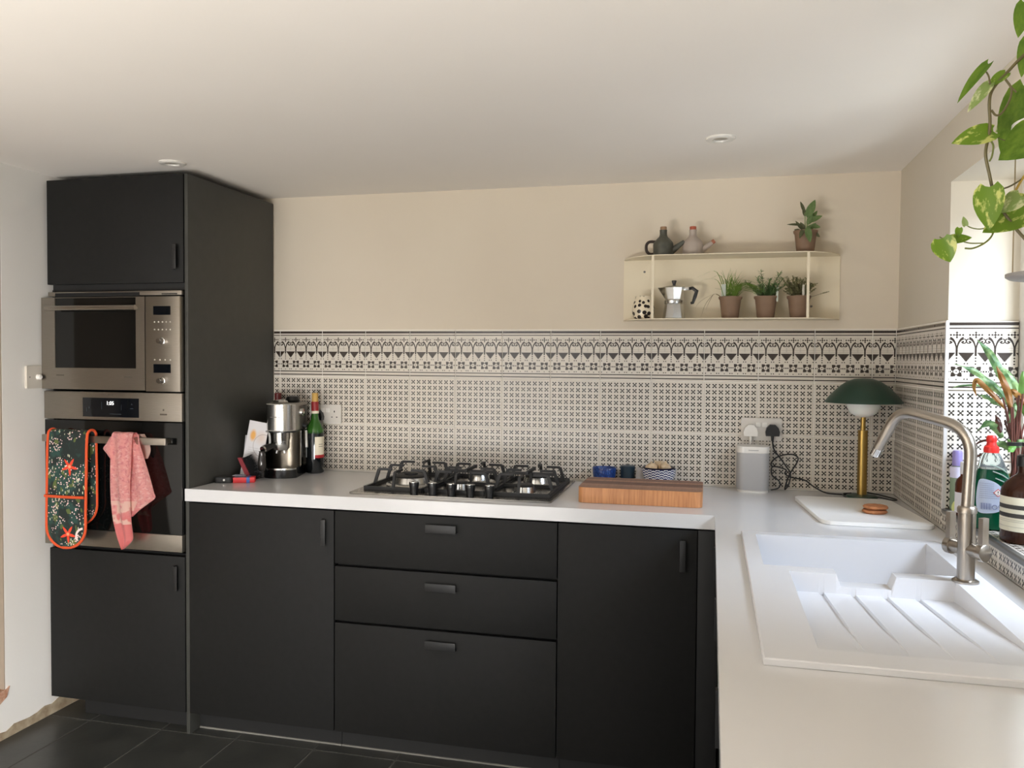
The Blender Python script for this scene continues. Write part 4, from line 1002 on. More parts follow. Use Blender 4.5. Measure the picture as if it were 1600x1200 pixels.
def two_tone(name, a, b_, scale, lo, hi, rough=.45, trans=0.0, stretch=None, c3=None):
    m, nt, p = newmat(name)
    k = ramp(nt, noise(nt, coords(nt, 'Object', stretch), scale, 4, .6), lo, hi)
    nt.links.new(mixc(nt, k, a, b_), p.inputs['Base Color']); pset(p, rough=rough)
    if trans:
        # thin leaf lets daylight through
        tr = nt.nodes.new('ShaderNodeBsdfTranslucent'); nt.links.new(mixc(nt, k, a, b_), tr.inputs[0]); mx = nt.nodes.new('ShaderNodeMixShader'); mx.inputs[0].default_value = trans
        out = nt.nodes['Material Output']; nt.links.new(p.outputs[0], mx.inputs[1]); nt.links.new(tr.outputs[0], mx.inputs[2]); nt.links.new(mx.outputs[0], out.inputs[0])
    return m
def herb(name, cx, cy, zb, label, k=1):
    t = thing(name, label, 'plant', (cx, cy, zb)); c = (cx, cy, zb)
    b = MB(); b.lathe([(.0300, .0005), (.0305, .003), (.0385, .070), (.0425, .075), (.0430, .082), (.0405, .082), (.0370, .070), (.001, .068)], 32, c, caps=False); part('pot', b, potbrown, t)
    b = MB(); b.lathe([(.0375, .0715), (.02, .074), (.001, .075)], 20, c, caps=False); part('soil', b, soil, t)
    return t, Vector((cx, cy, zb + .073))
cam_n = lambda p: (CAM - Vector(p)).normalized()
# chives
t, s0 = herb('potted_chives', 2.240, -.078, T0, 'brown pot of chives with long drooping blades on lower shelf')
b = MB(); cg = two_tone('chive_green', S(104, 140, 54), S(136, 162, 76), 30, .3, .7, .5, .25)
def blade(b, p, pts, w0):
    pts = smoothpts(pts, 4); n = len(pts); prev = None
    for i, q in enumerate(pts):
        w_ = w0 * (1 - (i / (n - 1)) ** 2 * .85); cur = (b.bm.verts.new(q + Vector((-w_, 0, 0))), b.bm.verts.new(q + Vector((w_, 0, .0003))), b.bm.verts.new(q + Vector((0, -w_, 0))))
        if prev:
            for a in range(3): b.face((prev[a], prev[(a + 1) % 3], cur[(a + 1) % 3], cur[a]))
        prev = cur
for i in range(80):
    a = random.gauss(.1, .5); out = random.uniform(.2, 1)
    st = s0 + Vector((random.uniform(-.022, .022), random.uniform(-.018, .018), 0)); dx = random.gauss(.035, .045); L = random.uniform(.06, .125)
    dy = random.uniform(-.03, .03)
    blade(b, st, [st, st + Vector((dx * .35, dy * .4, L * .55)), st + Vector((dx * 1.0, dy, L * (1.0 - abs(dx) * 5.5)))], .0011)
RB = [(random.uniform(.05, .085), random.uniform(.030, .058), random.uniform(.085, .128)) for _ in range(26)]
for dx, h, e_ in [*RB, (-.10, .10, -.125), (-.07, .085, -.11), (.075, .05, .115), (.08, .055, .12), (.07, .045, .105), (.078, .04, .11), (.06, .05, .10), (.085, .048, .125)]:
    st = s0 + Vector((.15 * dx, -.01, 0)); blade(b, st, [st, s0 + Vector((dx * .5, -.012, h)), s0 + Vector((dx, -.014, h * .92)), s0 + Vector((e_, -.02, h * (.55 if dx > 0 else .80)))], .0013)
part('foliage', b, cg, t, fix=False, kind='stuff')
b = MB(); dry = M('dry_blade', S(120, 104, 66), .7)
for e_, z in ((-.098, -.040), (-.058, -.045), (-.075, -.072)):
    st = s0 + Vector((-.03, -.02, .004)); blade(b, st, [st, st + Vector((-.028, -.012, .014)), st + Vector((e_ * .8, -.02, z * .35 )), st + Vector((e_, -.024, z))], .0011)
part('dry_blades', b, dry, t, fix=False, kind='stuff')
b = MB(); b.box((2.207, -.094, T0 + .062), (2.223, -.0925, T0 + .128)); part('plant_tag', b, M('pale_tag', S(186, 192, 180), .5), t, smooth=False)
# rosemary
t, s0 = herb('potted_rosemary', 2.367, -.078, T0, 'brown pot of bushy rosemary between the chives and thyme')
b = MB(); st_b = MB()
for i in range(30):
    big = i < 9
    dx = (-.062, -.03, -.018, .012, .040, .052, .062, -.045, .028)[i] if big else random.uniform(-.040, .042); h = (.058, .075, .095, .070, .088, .072, .050, .048, .05)[i] if big else random.uniform(.015, .055)
    dy = random.uniform(-.025, .02); st = s0 + Vector((dx * .35, dy * .4, 0)); pts = smoothpts([st, st + Vector((dx * .3, dy * .3, h * .55)), st + Vector((dx * .75, dy * .6, h))], 5)
    st_b.tube(pts, .0009, 4)
    for k, q in enumerate(pts[2:]):
        for m_ in range(8):
            a = random.uniform(0, 2 * pi); d_ = Vector((cos(a), sin(a) * .8, random.uniform(.2, .9))).normalized(); L = random.uniform(.013, .023)
            w_ = d_.cross(Vector((0, 0, 1))).normalized() * .0017 if abs(d_.z) < .95 else Vector((.001, 0, 0))
            vs = [b.bm.verts.new(v) for v in (q, q + d_ * L * .5 + w_, q + d_ * L, q + d_ * L * .5 - w_)]; b.face(vs)
part('stems', st_b, M('rosemary_stem', S(96, 92, 58), .7), t, kind='stuff')
part('foliage', b, two_tone('rosemary_green', S(92, 124, 72), S(126, 150, 100), 40, .3, .7, .5, .2), t, smooth=False, fix=False, kind='stuff')
b = MB(); b.box((2.402, -.098, T0 + .062), (2.409, -.0965, T0 + .120)); part('plant_tag', b, M('pale_tag', S(186, 192, 180), .5), t, smooth=False)
# thyme
t, s0 = herb('potted_thyme', 2.483, -.078, T0, 'brown pot of wispy grey green thyme behind the shelf upright')
b = MB(); st_b = MB()
for i in range(64):
    dx = random.uniform(-.055, .05); h = random.uniform(.03, .088) * (1 - .15 * abs(dx) / .05); dy = random.uniform(-.03, .02)
    if i == 0: dx, h = .086, .020
    if i == 1: dx, h = .050, .05
    st = s0 + Vector((dx * .3, dy * .4, 0)); pts = smoothpts([st, st + Vector((dx * .45, dy * .4, h * .6)), st + Vector((dx * .8, dy * .7, h))], 6)
    st_b.tube(pts, .0006, 4)
    for q in pts[3 if i > 1 else 8:]:
        for m_ in range(4):
            a = random.uniform(0, 2 * pi); d_ = Vector((cos(a), sin(a), random.uniform(-.2, .7))).normalized() * random.uniform(.005, .009)
            w_ = d_.cross(Vector((.2, .3, 1))).normalized() * .0030; vs = [b.bm.verts.new(v) for v in (q, q + d_ * .5 + w_, q + d_, q + d_ * .5 - w_)]; b.face(vs)
part('stems', st_b, M('thyme_stem', S(104, 88, 62), .7), t, kind='stuff')
part('foliage', b, two_tone('thyme_green', S(132, 134, 92), S(160, 158, 116), 60, .3, .7, .6, .2), t, smooth=False, fix=False, kind='stuff')
b = MB(); b.box((2.492, -.100, T0 + .062), (2.500, -.0985, T0 + .122)); part('plant_tag', b, M('white_tag', S(204, 200, 190), .5), t, smooth=False)
# sage
t, s0 = herb('potted_sage', 2.502, -.080, T1, 'brown pot of sage with broad leaves on top of shelf')
sg = two_tone('sage_green', S(86, 112, 62), S(112, 136, 84), 60, .3, .7, .55, .25); sd = two_tone('sage_dark', S(70, 74, 48), S(92, 96, 62), 60, .3, .7, .6, .2)
stm = M('sage_stem', S(140, 158, 104), .6)
for (bx_, bz), (tx_, tz), wd, dk, dy in (((.004, .055), (.030, .122), .030, 0, -.004), ((.008, .040), (.055, .062), .022, 0, -.012), ((.012, .025), (.050, .020), .019, 0, -.014), ((.018, .006), (.048, -.016), .017, 1, -.018),
        ((-.004, .075), (-.020, .118), .012, 1, .0), ((-.002, .060), (-.010, .100), .013, 1, .004), ((-.010, .030), (-.066, .036), .010, 1, -.006), ((-.012, .012), (-.036, .046), .012, 1, -.010),
        ((.000, .012), (.010, -.040), .024, 0, -.062), ((.006, .030), (.040, .085), .020, 0, .006), ((-.016, .004), (-.040, .014), .016, 1, -.012), ((-.012, .006), (-.026, -.024), .015, 1, -.056), ((.004, .030), (.022, .068), .018, 0, -.010), ((-.004, .010), (-.020, .040), .016, 1, -.012), ((.010, .010), (.034, .036), .018, 0, -.010), ((.002, .0), (.016, .030), .018, 0, -.016)):
    p = s0 + Vector((bx_, dy * (.5 if dy > -.05 else .66), bz + (.006 if dy < -.05 else 0))); q = s0 + Vector((tx_, dy, tz)); lf = leaf(t, p, q, cam_n(p) + Vector((0, 0, .5)), wd, sd if dk else sg, droop=.1, fold=.25)
    if bz > .01:
        b = MB(); b.tube([s0 + Vector((bx_ * .5, 0, -.004)), p], [.0014, .001], 5); part('stem', b, stm, t)

# ------------------------------------------------------------------ oven glove and towel on the oven handle
def glove_mat():
    m, nt, p = newmat('botanical_print'); ob = coords(nt); s_ = nt.nodes.new('ShaderNodeSeparateXYZ'); nt.links.new(ob, s_.inputs[0])
    x = X(nt, s_.outputs[0]); z = X(nt, s_.outputs[2])
    dk = S(28, 36, 33); col = mixc(nt, ramp(nt, noise(nt, ob, 22, 2), .46, .56), dk, S(34, 64, 58))
    col = mixc(nt, ramp(nt, noise(nt, coords(nt, 'Object', (1.3, 1, .8)), 30, 1), .60, .63), col, S(84, 96, 50))
    def vor(sc, st=None, rnd=1):
        v = nt.nodes.new('ShaderNodeTexVoronoi'); v.inputs['Scale'].default_value = sc; v.inputs['Randomness'].default_value = rnd
        nt.links.new(coords(nt, 'Object', st), v.inputs['Vector']); return X(nt, v.outputs['Distance'])
    cl = X(nt, ramp(nt, noise(nt, coords(nt, 'Object', (1, 1, 1.2)), 17, 1), .48, .54))
    col = mixc(nt, (vor(105) < .30) & (cl > .5), col, S(222, 190, 186))
    cl2 = X(nt, ramp(nt, noise(nt, coords(nt, 'Object', (1.1, 1, .9)), 12, 1), .53, .57))
    st = vor(62, (2.2, 1, .7)); col = mixc(nt, (st < .24) & (cl2 > .5), col, S(206, 206, 176))
    for fx_, fz in ((.018, .305), (.010, .052)):
        dx = x - fx_; dz = z - fz; r = (dx * dx + dz * dz).sqrt()
        an = nt.nodes.new('ShaderNodeMath'); an.operation = 'ARCTAN2'; nt.links.new(dz.v, an.inputs[0]); nt.links.new(dx.v, an.inputs[1])
        pet = (X(nt, an.outputs[0]) * 2.5 + .6).sin().abs().inv() * .027 + .009
        col = mixc(nt, r < pet, col, S(214, 66, 40)); col = mixc(nt, r < .006, col, S(240, 150, 110))
    cane = ((((x - .075) * (x - .075) + (z - .045) * (z - .045)).sqrt() - .03).abs() < .004) & (x < .072) & (z > .03)
    col = mixc(nt, cane, col, S(226, 200, 196))
    nt.links.new(col, p.inputs['Base Color']); pset(p, rough=.9); return m
gl = thing('oven_glove', 'dark botanical double oven glove with orange trim on oven handle', 'oven glove', (-.160, -.661, .69))
orange = M('orange_binding', S(206, 78, 36), .85)
gm = glove_mat()
def glove_path():
    P = [(-.687, .6905), (-.687, .6925), (-.687, .697), (-.687, .705), (-.687, .717), (-.687, .735), (-.687, .76), (-.687, .80), (-.686, .95), (-.684, 1.06), (-.680, 1.108)]
    for i in range(1, 6):
        a = pi - pi * i / 6; P.append((-.661 + .019 * cos(a), 1.110 + .021 * sin(a)))
    P += [(-.642, 1.106), (-.641, 1.05), (-.640, .95), (-.640, .85), (-.640, .825), (-.640, .803), (-.640, .789), (-.640, .779), (-.640, .773), (-.640, .7705)]; return P
gp = smoothpts([(0, y, z) for y, z in glove_path()], 5); rows = []; edgeL = []; edgeR = []
N = len(gp)
for i, q in enumerate(gp):
    t = i / (N - 1); front = q.y < -.661
    # distance from the rounded ends
    de = (q.z - .690) if front else (q.z - .770)
    hw = .0865; R_ = .080
    wv = hw if de > R_ else max(.012, hw - R_ + math.sqrt(max(0, R_ * R_ - (R_ - de) ** 2)))
    xc = -.158 + .006 * max(0, min(1, (q.y + .680) / .04)) + (.0 if not front else -.006 * (1 - min(1, de / .3)))
    row = []
    for k in range(9):
        s_ = -1 + 2 * k / 8; row.append(Vector((xc + s_ * wv, q.y + (-.005 if front else .003) * (1 - s_ * s_), q.z + (.0 if 0 < i < N - 1 else 0))))
    rows.append(row); edgeL.append(row[0]); edgeR.append(row[-1])
b = MB(); b.grid(rows); bmesh.ops.recalc_face_normals(b.bm, faces=b.bm.faces); bmesh.ops.solidify(b.bm, geom=b.bm.faces[:], thickness=.006); part('fabric', b, gm, gl)
b = MB(); loop = edgeL[::-1] + rows[0][1:-1] + edgeR + rows[-1][-2:0:-1]; b.tube(loop + [loop[0]], .0052, 8)
part('trim', b, orange, gl)
b = MB(); b.tube([(-.160 + q * .0865, -.6965 - .005 * (1 - q * q), .8825) for q in (-1, -.75, -.5, -.25, 0, .25, .5, .75, 1)], .0054, 8); part('pocket_edge', b, orange, gl)

def towel_mat():
    m, nt, p = newmat('pink_print_cotton'); ob = coords(nt); s_ = nt.nodes.new('ShaderNodeSeparateXYZ'); nt.links.new(ob, s_.inputs[0]); z = X(nt, s_.outputs[2])
    a = S(240, 172, 166); col = mixc(nt, ramp(nt, noise(nt, ob, 95, 3), .50, .66), a, S(222, 142, 146))
    col = mixc(nt, ramp(nt, noise(nt, coords(nt, 'Object', (1, 1, 1.6)), 70, 2), .55, .64), col, S(246, 196, 190))
    lowz = ramp(nt, z, .165, .120); col = mixc(nt, lowz, col, S(234, 138, 136))
    pal = X(nt, ramp(nt, noise(nt, ob, 32, 1), .5, .55)) * band(z, .10, .185); col = mixc(nt, pal, col, S(246, 208, 194))
    nt.links.new(col, p.inputs['Base Color']); pset(p, rough=.9, sheen=.2); return m
tw = thing('tea_towel', 'crumpled pink patterned tea towel hanging over the oven handle', 'towel', (.080, -.661, .69))
tm = towel_mat(); hem = M('pale_pink_hem', S(236, 190, 182), .9)
def cloth(name, spec, y0, amp, freq, mat, ph=0, n=14, parent=None):
    'spec rows of (z, x left, x right, y)'
    b = MB(); rows = []
    zs = [r[0] for r in spec]
    sp_ = smoothpts([(r[1], r[2], r[3] if len(r) > 3 else 0) for r in spec], 5); zz = smoothpts([(r[0], 0, 0) for r in spec], 5)
    for q, z in zip(sp_, zz):
        row = []
        for k in range(n + 1):
            s_ = k / n; row.append((q.x + (q.y - q.x) * s_, y0 + q.z + amp * sin(s_ * freq + ph + z.x * 6), z.x + .010 * sin(s_ * 5 + ph) * 0))
        rows.append(row)
    b.grid(rows); bmesh.ops.solidify(b.bm, geom=b.bm.faces[:], thickness=.0018); return part(name, b, mat, parent or tw)
cloth('front_fold', [(1.085, .034, .128, .022), (1.118, .034, .128, .014), (1.128, .034, .127, .002), (1.118, .033, .128, -.016), (1.06, .032, .127, -.020), (1.00, .032, .124, -.020), (.93, .034, .120, -.021), (.86, .038, .119, -.020), (.80, .046, .120, -.019), (.745, .060, .124, -.018), (.722, .068, .112, -.018), (.697, .078, .082, -.018)], -.664, .006, 11, tm)
cloth('side_fold', [(1.120, .098, .138, .004), (1.09, .100, .150, -.006), (1.03, .104, .174, -.010), (.97, .106, .196, -.012), (.915, .108, .212, -.012), (.893, .109, .217, -.012), (.870, .110, .186, -.011), (.845, .111, .150, -.010), (.818, .112, .116, -.010)], -.664, .005, 10, tm, 1.0)
cloth('corner_fold', [(1.110, .022, .050, -.010), (1.085, .006, .050, -.011), (1.066, -.008, .050, -.012), (1.048, .006, .050, -.012), (1.030, .020, .050, -.011), (1.012, .034, .050, -.010)], -.664, .003, 7, tm, 2)
cloth('back_fold', [(1.12, .10, .140, .026), (1.095, .11, .158, .024), (1.070, .12, .168, .022), (1.050, .13, .168, .020), (1.030, .145, .160, .018)], -.664, .003, 7, M('pale_towel_back', S(226, 196, 184), .9), 0)
cloth('rear_fold', [(1.11, .01, .10, .025), (1.04, .002, .08, .023), (1.005, -.002, .06, .023), (.985, .000, .05, .023)], -.664, .003, 7, tm, 0)

# ------------------------------------------------------------------ window sill
def soap_mat():
    m, nt, p = newmat('green_washing_liquid'); p.inputs['Base Color'].default_value = S(14, 92, 62); pset(p, rough=.12, trans=.35, ior=1.35); return m
clear = M('clear_bottle_plastic', S(214, 224, 220), .06, trans=.9, ior=1.2)
db = thing('dish_soap_bottle', 'clear bottle of green washing-up liquid with red cap on sill', 'bottle', (2.871, -.948, WZ0), radians(-14))
def oval(a, d, n=36, sq=2.6):
    out = []
    for i in range(n):
        t = 2 * pi * i / n; cx_, sx_ = cos(t), sin(t); out.append((a * math.copysign(abs(cx_) ** (2 / sq), cx_), d * math.copysign(abs(sx_) ** (2 / sq), sx_)))
    return out
def stackov(b, rows, n=36, capt=True):
    rings = [[b.bm.verts.new((x + ox, y, z)) for x, y in oval(a, d, n)] for z, a, d, ox in rows]
    for A, B in zip(rings, rings[1:]):
        for i in range(n): b.face((A[i], A[(i + 1) % n], B[(i + 1) % n], B[i]))
    b.face(rings[0][::-1])
    if capt: b.face(rings[-1])
prof = [(.001, .036, .020, 0), (.004, .041, .024, 0), (.05, .0425, .026, 0), (.09, .0430, .026, 0), (.115, .0425, .026, 0), (.135, .039, .025, 0), (.155, .033, .023, -.001), (.175, .027, .020, -.002), (.190, .021, .017, -.003), (.198, .0145, .0145, -.003)]
b = MB(); stackov(b, [(z, a - .0012, d - .0012, o) for z, a, d, o in prof[:7]]); part('washing_liquid', b, soap_mat(), db, False)
b = MB(); stackov(b, [(.1548, .0332, .0232, -.001)] + prof[7:]); bo = part('bottle_top', b, clear, db, False)
b = MB()
for k in range(3): b.tube(bez([(-.006 + .006 * k, -.0245, .168 - .017 * k), (.016 + .004 * k, -.024, .160 - .017 * k), (.034 + .002 * k, -.014, .146 - .015 * k)], 5), .0018, 6)
part('moulded_rib', b, M('rib_plastic', S(206, 226, 214), .08, trans=.5, ior=1.2), bo, False)
b = MB(); b.lathe([(.0175, .196), (.0180, .204), (.0165, .211), (.0125, .214), (.0105, .222), (.0125, .226), (.0120, .234), (.0090, .239), (.001, .240)], 24, (-.003, 0, 0), caps=False); part('cap', b, M('red_cap', S(226, 44, 38), .35), db, False)
# back label with print
lab = [(-.0330, .050), (-.0350, .080), (-.0325, .112), (-.0265, .130), (-.005, .128), (.014, .118), (.027, .100), (.0325, .082), (.028, .062), (.014, .050), (-.004, .045), (-.024, .044)]
def onfront(x, off=.0008):
    s_ = min(1, abs(x) / .0425); return -(.0262 * (1 - s_ ** 2.6) ** (1 / 2.6)) - off
def label_poly(poly, off, mat, name, parent, n=1):
    b = MB(); cx_ = sum(p[0] for p in poly) / len(poly); cz_ = sum(p[1] for p in poly) / len(poly); last = None
    rings = []
    for f in (1, .75, .5, .25):
        rings.append([b.bm.verts.new((cx_ + (x - cx_) * f, onfront(cx_ + (x - cx_) * f, off), cz_ + (z - cz_) * f)) for x, z in poly])
    c0 = b.bm.verts.new((cx_, onfront(cx_, off), cz_)); k = len(poly)
    for A, B in zip(rings, rings[1:]):
        for i in range(k): b.face((A[i], A[(i + 1) % k], B[(i + 1) % k], B[i]))
    for i in range(k): b.face((rings[-1][i], rings[-1][(i + 1) % k], c0))
    return part(name, b, mat, parent, False)
sl = smoothpts([(x, 0, z) for x, z in lab + lab[:1]], 3)[:-1]
lo = label_poly([(v.x, v.z) for v in sl], .0010, M('blue_white_label', S(186, 198, 220), .45), 'label', db)
dm = lambda cx_, cz_, r: [(cx_ - r, cz_), (cx_, cz_ - r), (cx_ + r, cz_), (cx_, cz_ + r)]
label_poly(dm(.0125, .0975, .0105), .0016, M('warning_red', S(206, 66, 60), .5), 'warning_diamond', lo); label_poly(dm(.0125, .0975, .0082), .0020, M('warning_white', S(234, 230, 226), .5), 'warning_field', lo)
inkm = M('label_ink', S(44, 44, 56), .6); blueink = M('label_blue_ink', S(92, 104, 156), .6)
label_poly([(.0113, .1020), (.0137, .1020), (.0131, .0960), (.0119, .0960)], .0024, inkm, 'warning_mark', lo); label_poly([(.0115, .0945), (.0135, .0945), (.0135, .0925), (.0115, .0925)], .0024, inkm, 'warning_mark', lo)
b = MB()
for i in range(13):
    x = -.0255 + i * .0019; w_ = (.0006, .0011, .0007)[i % 3]; b.face([b.bm.verts.new(v) for v in ((x, onfront(x, .0016), .054), (x + w_, onfront(x + w_, .0016), .054), (x + w_, onfront(x + w_, .0016), .070), (x, onfront(x, .0016), .070))])
part('barcode', b, blueink, lo, False, smooth=False)
b = MB()
for r in range(8):
    z = .119 - r * .0052; x1 = .004 if r < 5 else .018
    for x in [(-.028 + .004 * q) for q in range(int((x1 + .028) / .004))]: b.face([b.bm.verts.new(v) for v in ((x, onfront(x, .0016), z), (x + .0032, onfront(x + .0032, .0016), z), (x + .0032, onfront(x + .0032, .0016), z + .0011), (x, onfront(x, .0016), z + .0011))])
part('small_print', b, M('label_grey_ink', S(140, 150, 180), .6), lo, False, smooth=False)
b = MB()
for cx_, cz_, r in ((.006, .061, .0055), (.0185, .0635, .0040)):
    pts = [(cx_ + r * cos(a), onfront(cx_ + r * cos(a), .0018), cz_ + r * sin(a)) for a in [2 * pi * i / 12 for i in range(13)]]; b.tube(pts, .0006, 4)
part('recycling_mark', b, blueink, lo, False)

pb = thing('pump_bottle', 'brown pump soap bottle with cream striped label on sill', 'bottle', (2.899, -1.090, WZ0))
c = (2.899, -1.090, WZ0)
b = MB(); b.lathe([(.046, .0008), (.050, .004), (.0505, .010), (.0505, .120), (.048, .130), (.040, .142), (.028, .153), (.018, .160), (.0155, .166), (.0155, .182)], 40, c); part('bottle', b, M('brown_bottle', S(62, 34, 22), .1, trans=.25, ior=1.3), pb)
def arc_band(c, rad, z0, z1, a0, a1, mat, parent, name, n=24):
    b = MB(); b.grid([[(c[0] + rad * cos(a), c[1] + rad * sin(a), c[2] + z) for a in [radians(a0 + (a1 - a0) * i / n) for i in range(n + 1)]] for z in (z0, z1)]); return part(name, b, mat, parent)
lb = arc_band(c, .0510, .030, .110, -215, 20, M('cream_label', S(222, 218, 196), .6), pb, 'label')
for z0, z1 in ((.082, .092), (.062, .072)): arc_band(c, .0514, z0, z1, -213, 18, M('charcoal_band', S(58, 56, 52), .6), lb, 'label_band')
for z0 in (.056, .052, .040): arc_band(c, .0514, z0, z0 + .0011, -200, 5, M('pale_text_ink', S(176, 172, 156), .6), lb, 'small_print')
b = MB(); b.lathe([(.0175, .180), (.018, .184), (.018, .204), (.014, .207), (.006, .208), (.0055, .226), (.012, .228), (.012, .236), (.001, .237)], 24, c, caps=False); b.box((c[0] - .040, c[1] - .006, c[2] + .227), (c[0] + .006, c[1] + .006, c[2] + .236), .002); part('pump', b, blackplastic, pb)

pv = thing('purple_bottle', 'slim lavender plastic bottle with pale label in window corner', 'bottle', (2.864, -.672, WZ0))
c = (2.864, -.672, WZ0)
b = MB(); b.lathe([(.016, .0008), (.018, .003), (.018, .100), (.016, .112), (.0125, .120), (.0125, .130)], 24, c); part('bottle', b, M('lilac_liquid', S(150, 168, 140), .2, trans=.3, ior=1.3), pv)
b = MB(); b.lathe([(.0135, .128), (.0135, .166), (.011, .171), (.001, .171)], 20, c, caps=False); part('cap', b, M('lavender_plastic', S(140, 128, 182), .35), pv)
arc_band(c, .0184, .094, .126, -200, 0, M('lilac_label', S(206, 202, 222), .5), pv, 'label')
pa = thing('amber_bottle', 'brown glass bottle with white label behind the tap', 'bottle', (2.860, -.763, WZ0))
c = (2.860, -.763, WZ0)
b = MB(); b.lathe([(.022, .0008), (.024, .003), (.024, .088), (.021, .100), (.012, .110), (.011, .118)], 26, c); part('bottle', b, M('amber_glass', S(88, 44, 26), .1, trans=.3, ior=1.3), pa)
b = MB(); b.lathe([(.0125, .116), (.0125, .148), (.010, .150), (.001, .150)], 18, c, caps=False); part('cap', b, M('white_cap', S(224, 224, 226), .35), pa)
arc_band(c, .0244, .010, .066, -215, -90, M('white_label', S(214, 212, 216), .5), pa, 'label')
nj = thing('storage_jar', 'grey jar with navy lid standing behind the washing-up liquid', 'jar', (2.906, -.793, WZ0))
c = (2.906, -.793, WZ0)
b = MB(); b.lathe([(.026, .0008), (.028, .003), (.028, .108), (.026, .112)], 28, c); part('jar', b, M('pale_grey_glass', S(150, 156, 160), .2), nj)
b = MB(); b.lathe([(.0292, .108), (.0292, .128), (.027, .131), (.001, .132)], 28, c, caps=False); part('lid', b, M('navy_lid', S(40, 46, 66), .4), nj)
lm_ = two_tone('lime_skin', S(150, 178, 50), S(186, 200, 84), 40, .3, .7, .4)
b = MB(); b.lathe([(.001, -.021), (.008, -.019), (.016, -.010), (.0182, 0), (.0175, .003)], 24, caps=False); me = b.mesh('lime_half', lm_)
li = thing('lime_half', 'cut half of a green lime lying on sill edge', 'lime', (2.854, -.713, WZ0 + .0165), radians(200)); o = link('rind', me, li); o.rotation_euler = (0, radians(75), 0)
b = MB(); b.lathe([(.0175, .003), (.010, .0035), (.001, .0035)], 24, caps=False); o = link('flesh', b.mesh('flesh', M('lime_flesh', S(206, 214, 140), .35)), li); o.rotation_euler = (0, radians(75), 0)

# leafy plant in the window corner
cp = thing('prayer_plant', 'potted leafy plant with wavy green leaves and brown undersides on sill', 'plant', (2.957, -.872, WZ0))
c = (2.957, -.872, WZ0)
b = MB(); b.lathe([(.040, .0008), (.043, .004), (.052, .098), (.054, .102), (.051, .102), (.048, .088), (.001, .086)], 32, c, caps=False); part('pot', b, M('black_pot', S(26, 27, 30), .4), cp)
b = MB(); b.lathe([(.047, .0885), (.046, .130), (.0445, .130), (.0440, .118), (.001, .116)], 28, c, caps=False); part('inner_pot', b, M('olive_plastic', S(112, 104, 40), .4, trans=.2), cp)
gpl = two_tone('prayer_leaf_green', S(146, 176, 118), S(78, 116, 70), 34, .42, .58, .4, .35, (1, .6, 1)); gbr = two_tone('prayer_leaf_brown', S(134, 86, 38), S(154, 112, 54), 24, .35, .65, .5, .3)
stb = M('maroon_stem', S(86, 44, 32), .55)
Zc = lambda y: 2.19
def pl(u, v, z): return P3(u, v, z)
def ribbon(parent, pts, wmax, mat, name='leaf', facing=None, wave=.0035):
    'long wavy leaf following a path of points'
    P = smoothpts(pts, 6); n = len(P); b = MB(); rows = []
    for i, q in enumerate(P):
        t = i / (n - 1); d_ = (P[min(i + 1, n - 1)] - P[max(i - 1, 0)]).normalized(); f_ = (facing or cam_n(q)); side = d_.cross(f_).normalized(); nn = side.cross(d_)
        w_ = wmax * .40 * max(.04, sin(pi * (.06 + .94 * t) ** .9)) ** .7
        rows.append([q + side * (w_ * s_) + nn * (wave * sin(t * 17 + s_ * 1.5) * abs(s_) - .003 * abs(s_)) for s_ in (-1, -.5, 0, .5, 1)])
    b.grid(rows); return part(name, b, mat, parent, fix=False)
Q = lambda l, z=2.16: [P3(u, v, z + k * .012) for k, (u, v) in enumerate(l)]
fc_ = Vector((-.5, -.6, .7)).normalized()
ribbon(cp, Q([(1579, 622), (1572, 598), (1560, 576), (1545, 550), (1527, 530)]), .030, gpl, facing=fc_)
ribbon(cp, Q([(1580, 640), (1575, 615), (1566, 592), (1557, 572)], 2.13), .022, gbr)
ribbon(cp, Q([(1578, 634), (1562, 612), (1542, 594), (1520, 578), (1492, 568)]), .024, gpl, facing=fc_)
ribbon(cp, Q([(1572, 640), (1556, 622), (1540, 606), (1526, 594), (1522, 606), (1526, 620)], 2.13), .017, gbr)
ribbon(cp, Q([(1572, 636), (1556, 628), (1542, 620), (1528, 616)], 2.17), .018, gpl, facing=fc_)
ribbon(cp, Q([(1596, 636), (1588, 606), (1576, 586), (1564, 570)], 2.2), .022, gpl, facing=fc_)
ribbon(cp, Q([(1604, 634), (1594, 622), (1584, 612), (1574, 609)], 2.12), .020, gbr)
ribbon(cp, Q([(1566, 684), (1556, 668), (1544, 660), (1526, 672)], 2.13), .028, gpl, facing=fc_)
ribbon(cp, Q([(1564, 676), (1560, 660), (1556, 648)], 2.13), .018, M('maroon_leaf', S(78, 44, 34), .5))
ribbon(cp, Q([(1578, 660), (1584, 640), (1588, 628)], 2.12), .022, gpl)
ribbon(cp, Q([(1562, 694), (1545, 688), (1530, 691), (1520, 700)], 2.15), .008, M('maroon_leaf', S(78, 44, 34), .5))
ribbon(cp, Q([(1566, 702), (1545, 706), (1530, 712), (1518, 719)], 2.16), .008, M('maroon_leaf', S(78, 44, 34), .5))
ribbon(cp, Q([(1576, 702), (1566, 694), (1550, 698)], 2.12), .022, gpl); ribbon(cp, Q([(1578, 706), (1582, 696), (1574, 686)], 2.1), .022, two_tone('bright_leaf', S(92, 150, 62), S(122, 172, 84), 30, .3, .7, .4, .3))
ribbon(cp, Q([(1604, 650), (1602, 614), (1598, 580)], 2.12), .040, two_tone('broad_leaf', S(74, 110, 48), S(96, 134, 62), 30, .3, .7, .4, .3)); ribbon(cp, Q([(1606, 690), (1590, 694), (1578, 700)], 2.1), .026, gpl)
ribbon(cp, Q([(1582, 600), (1556, 606), (1526, 602), (1500, 603), (1486, 607)], 2.24), .008, gpl)
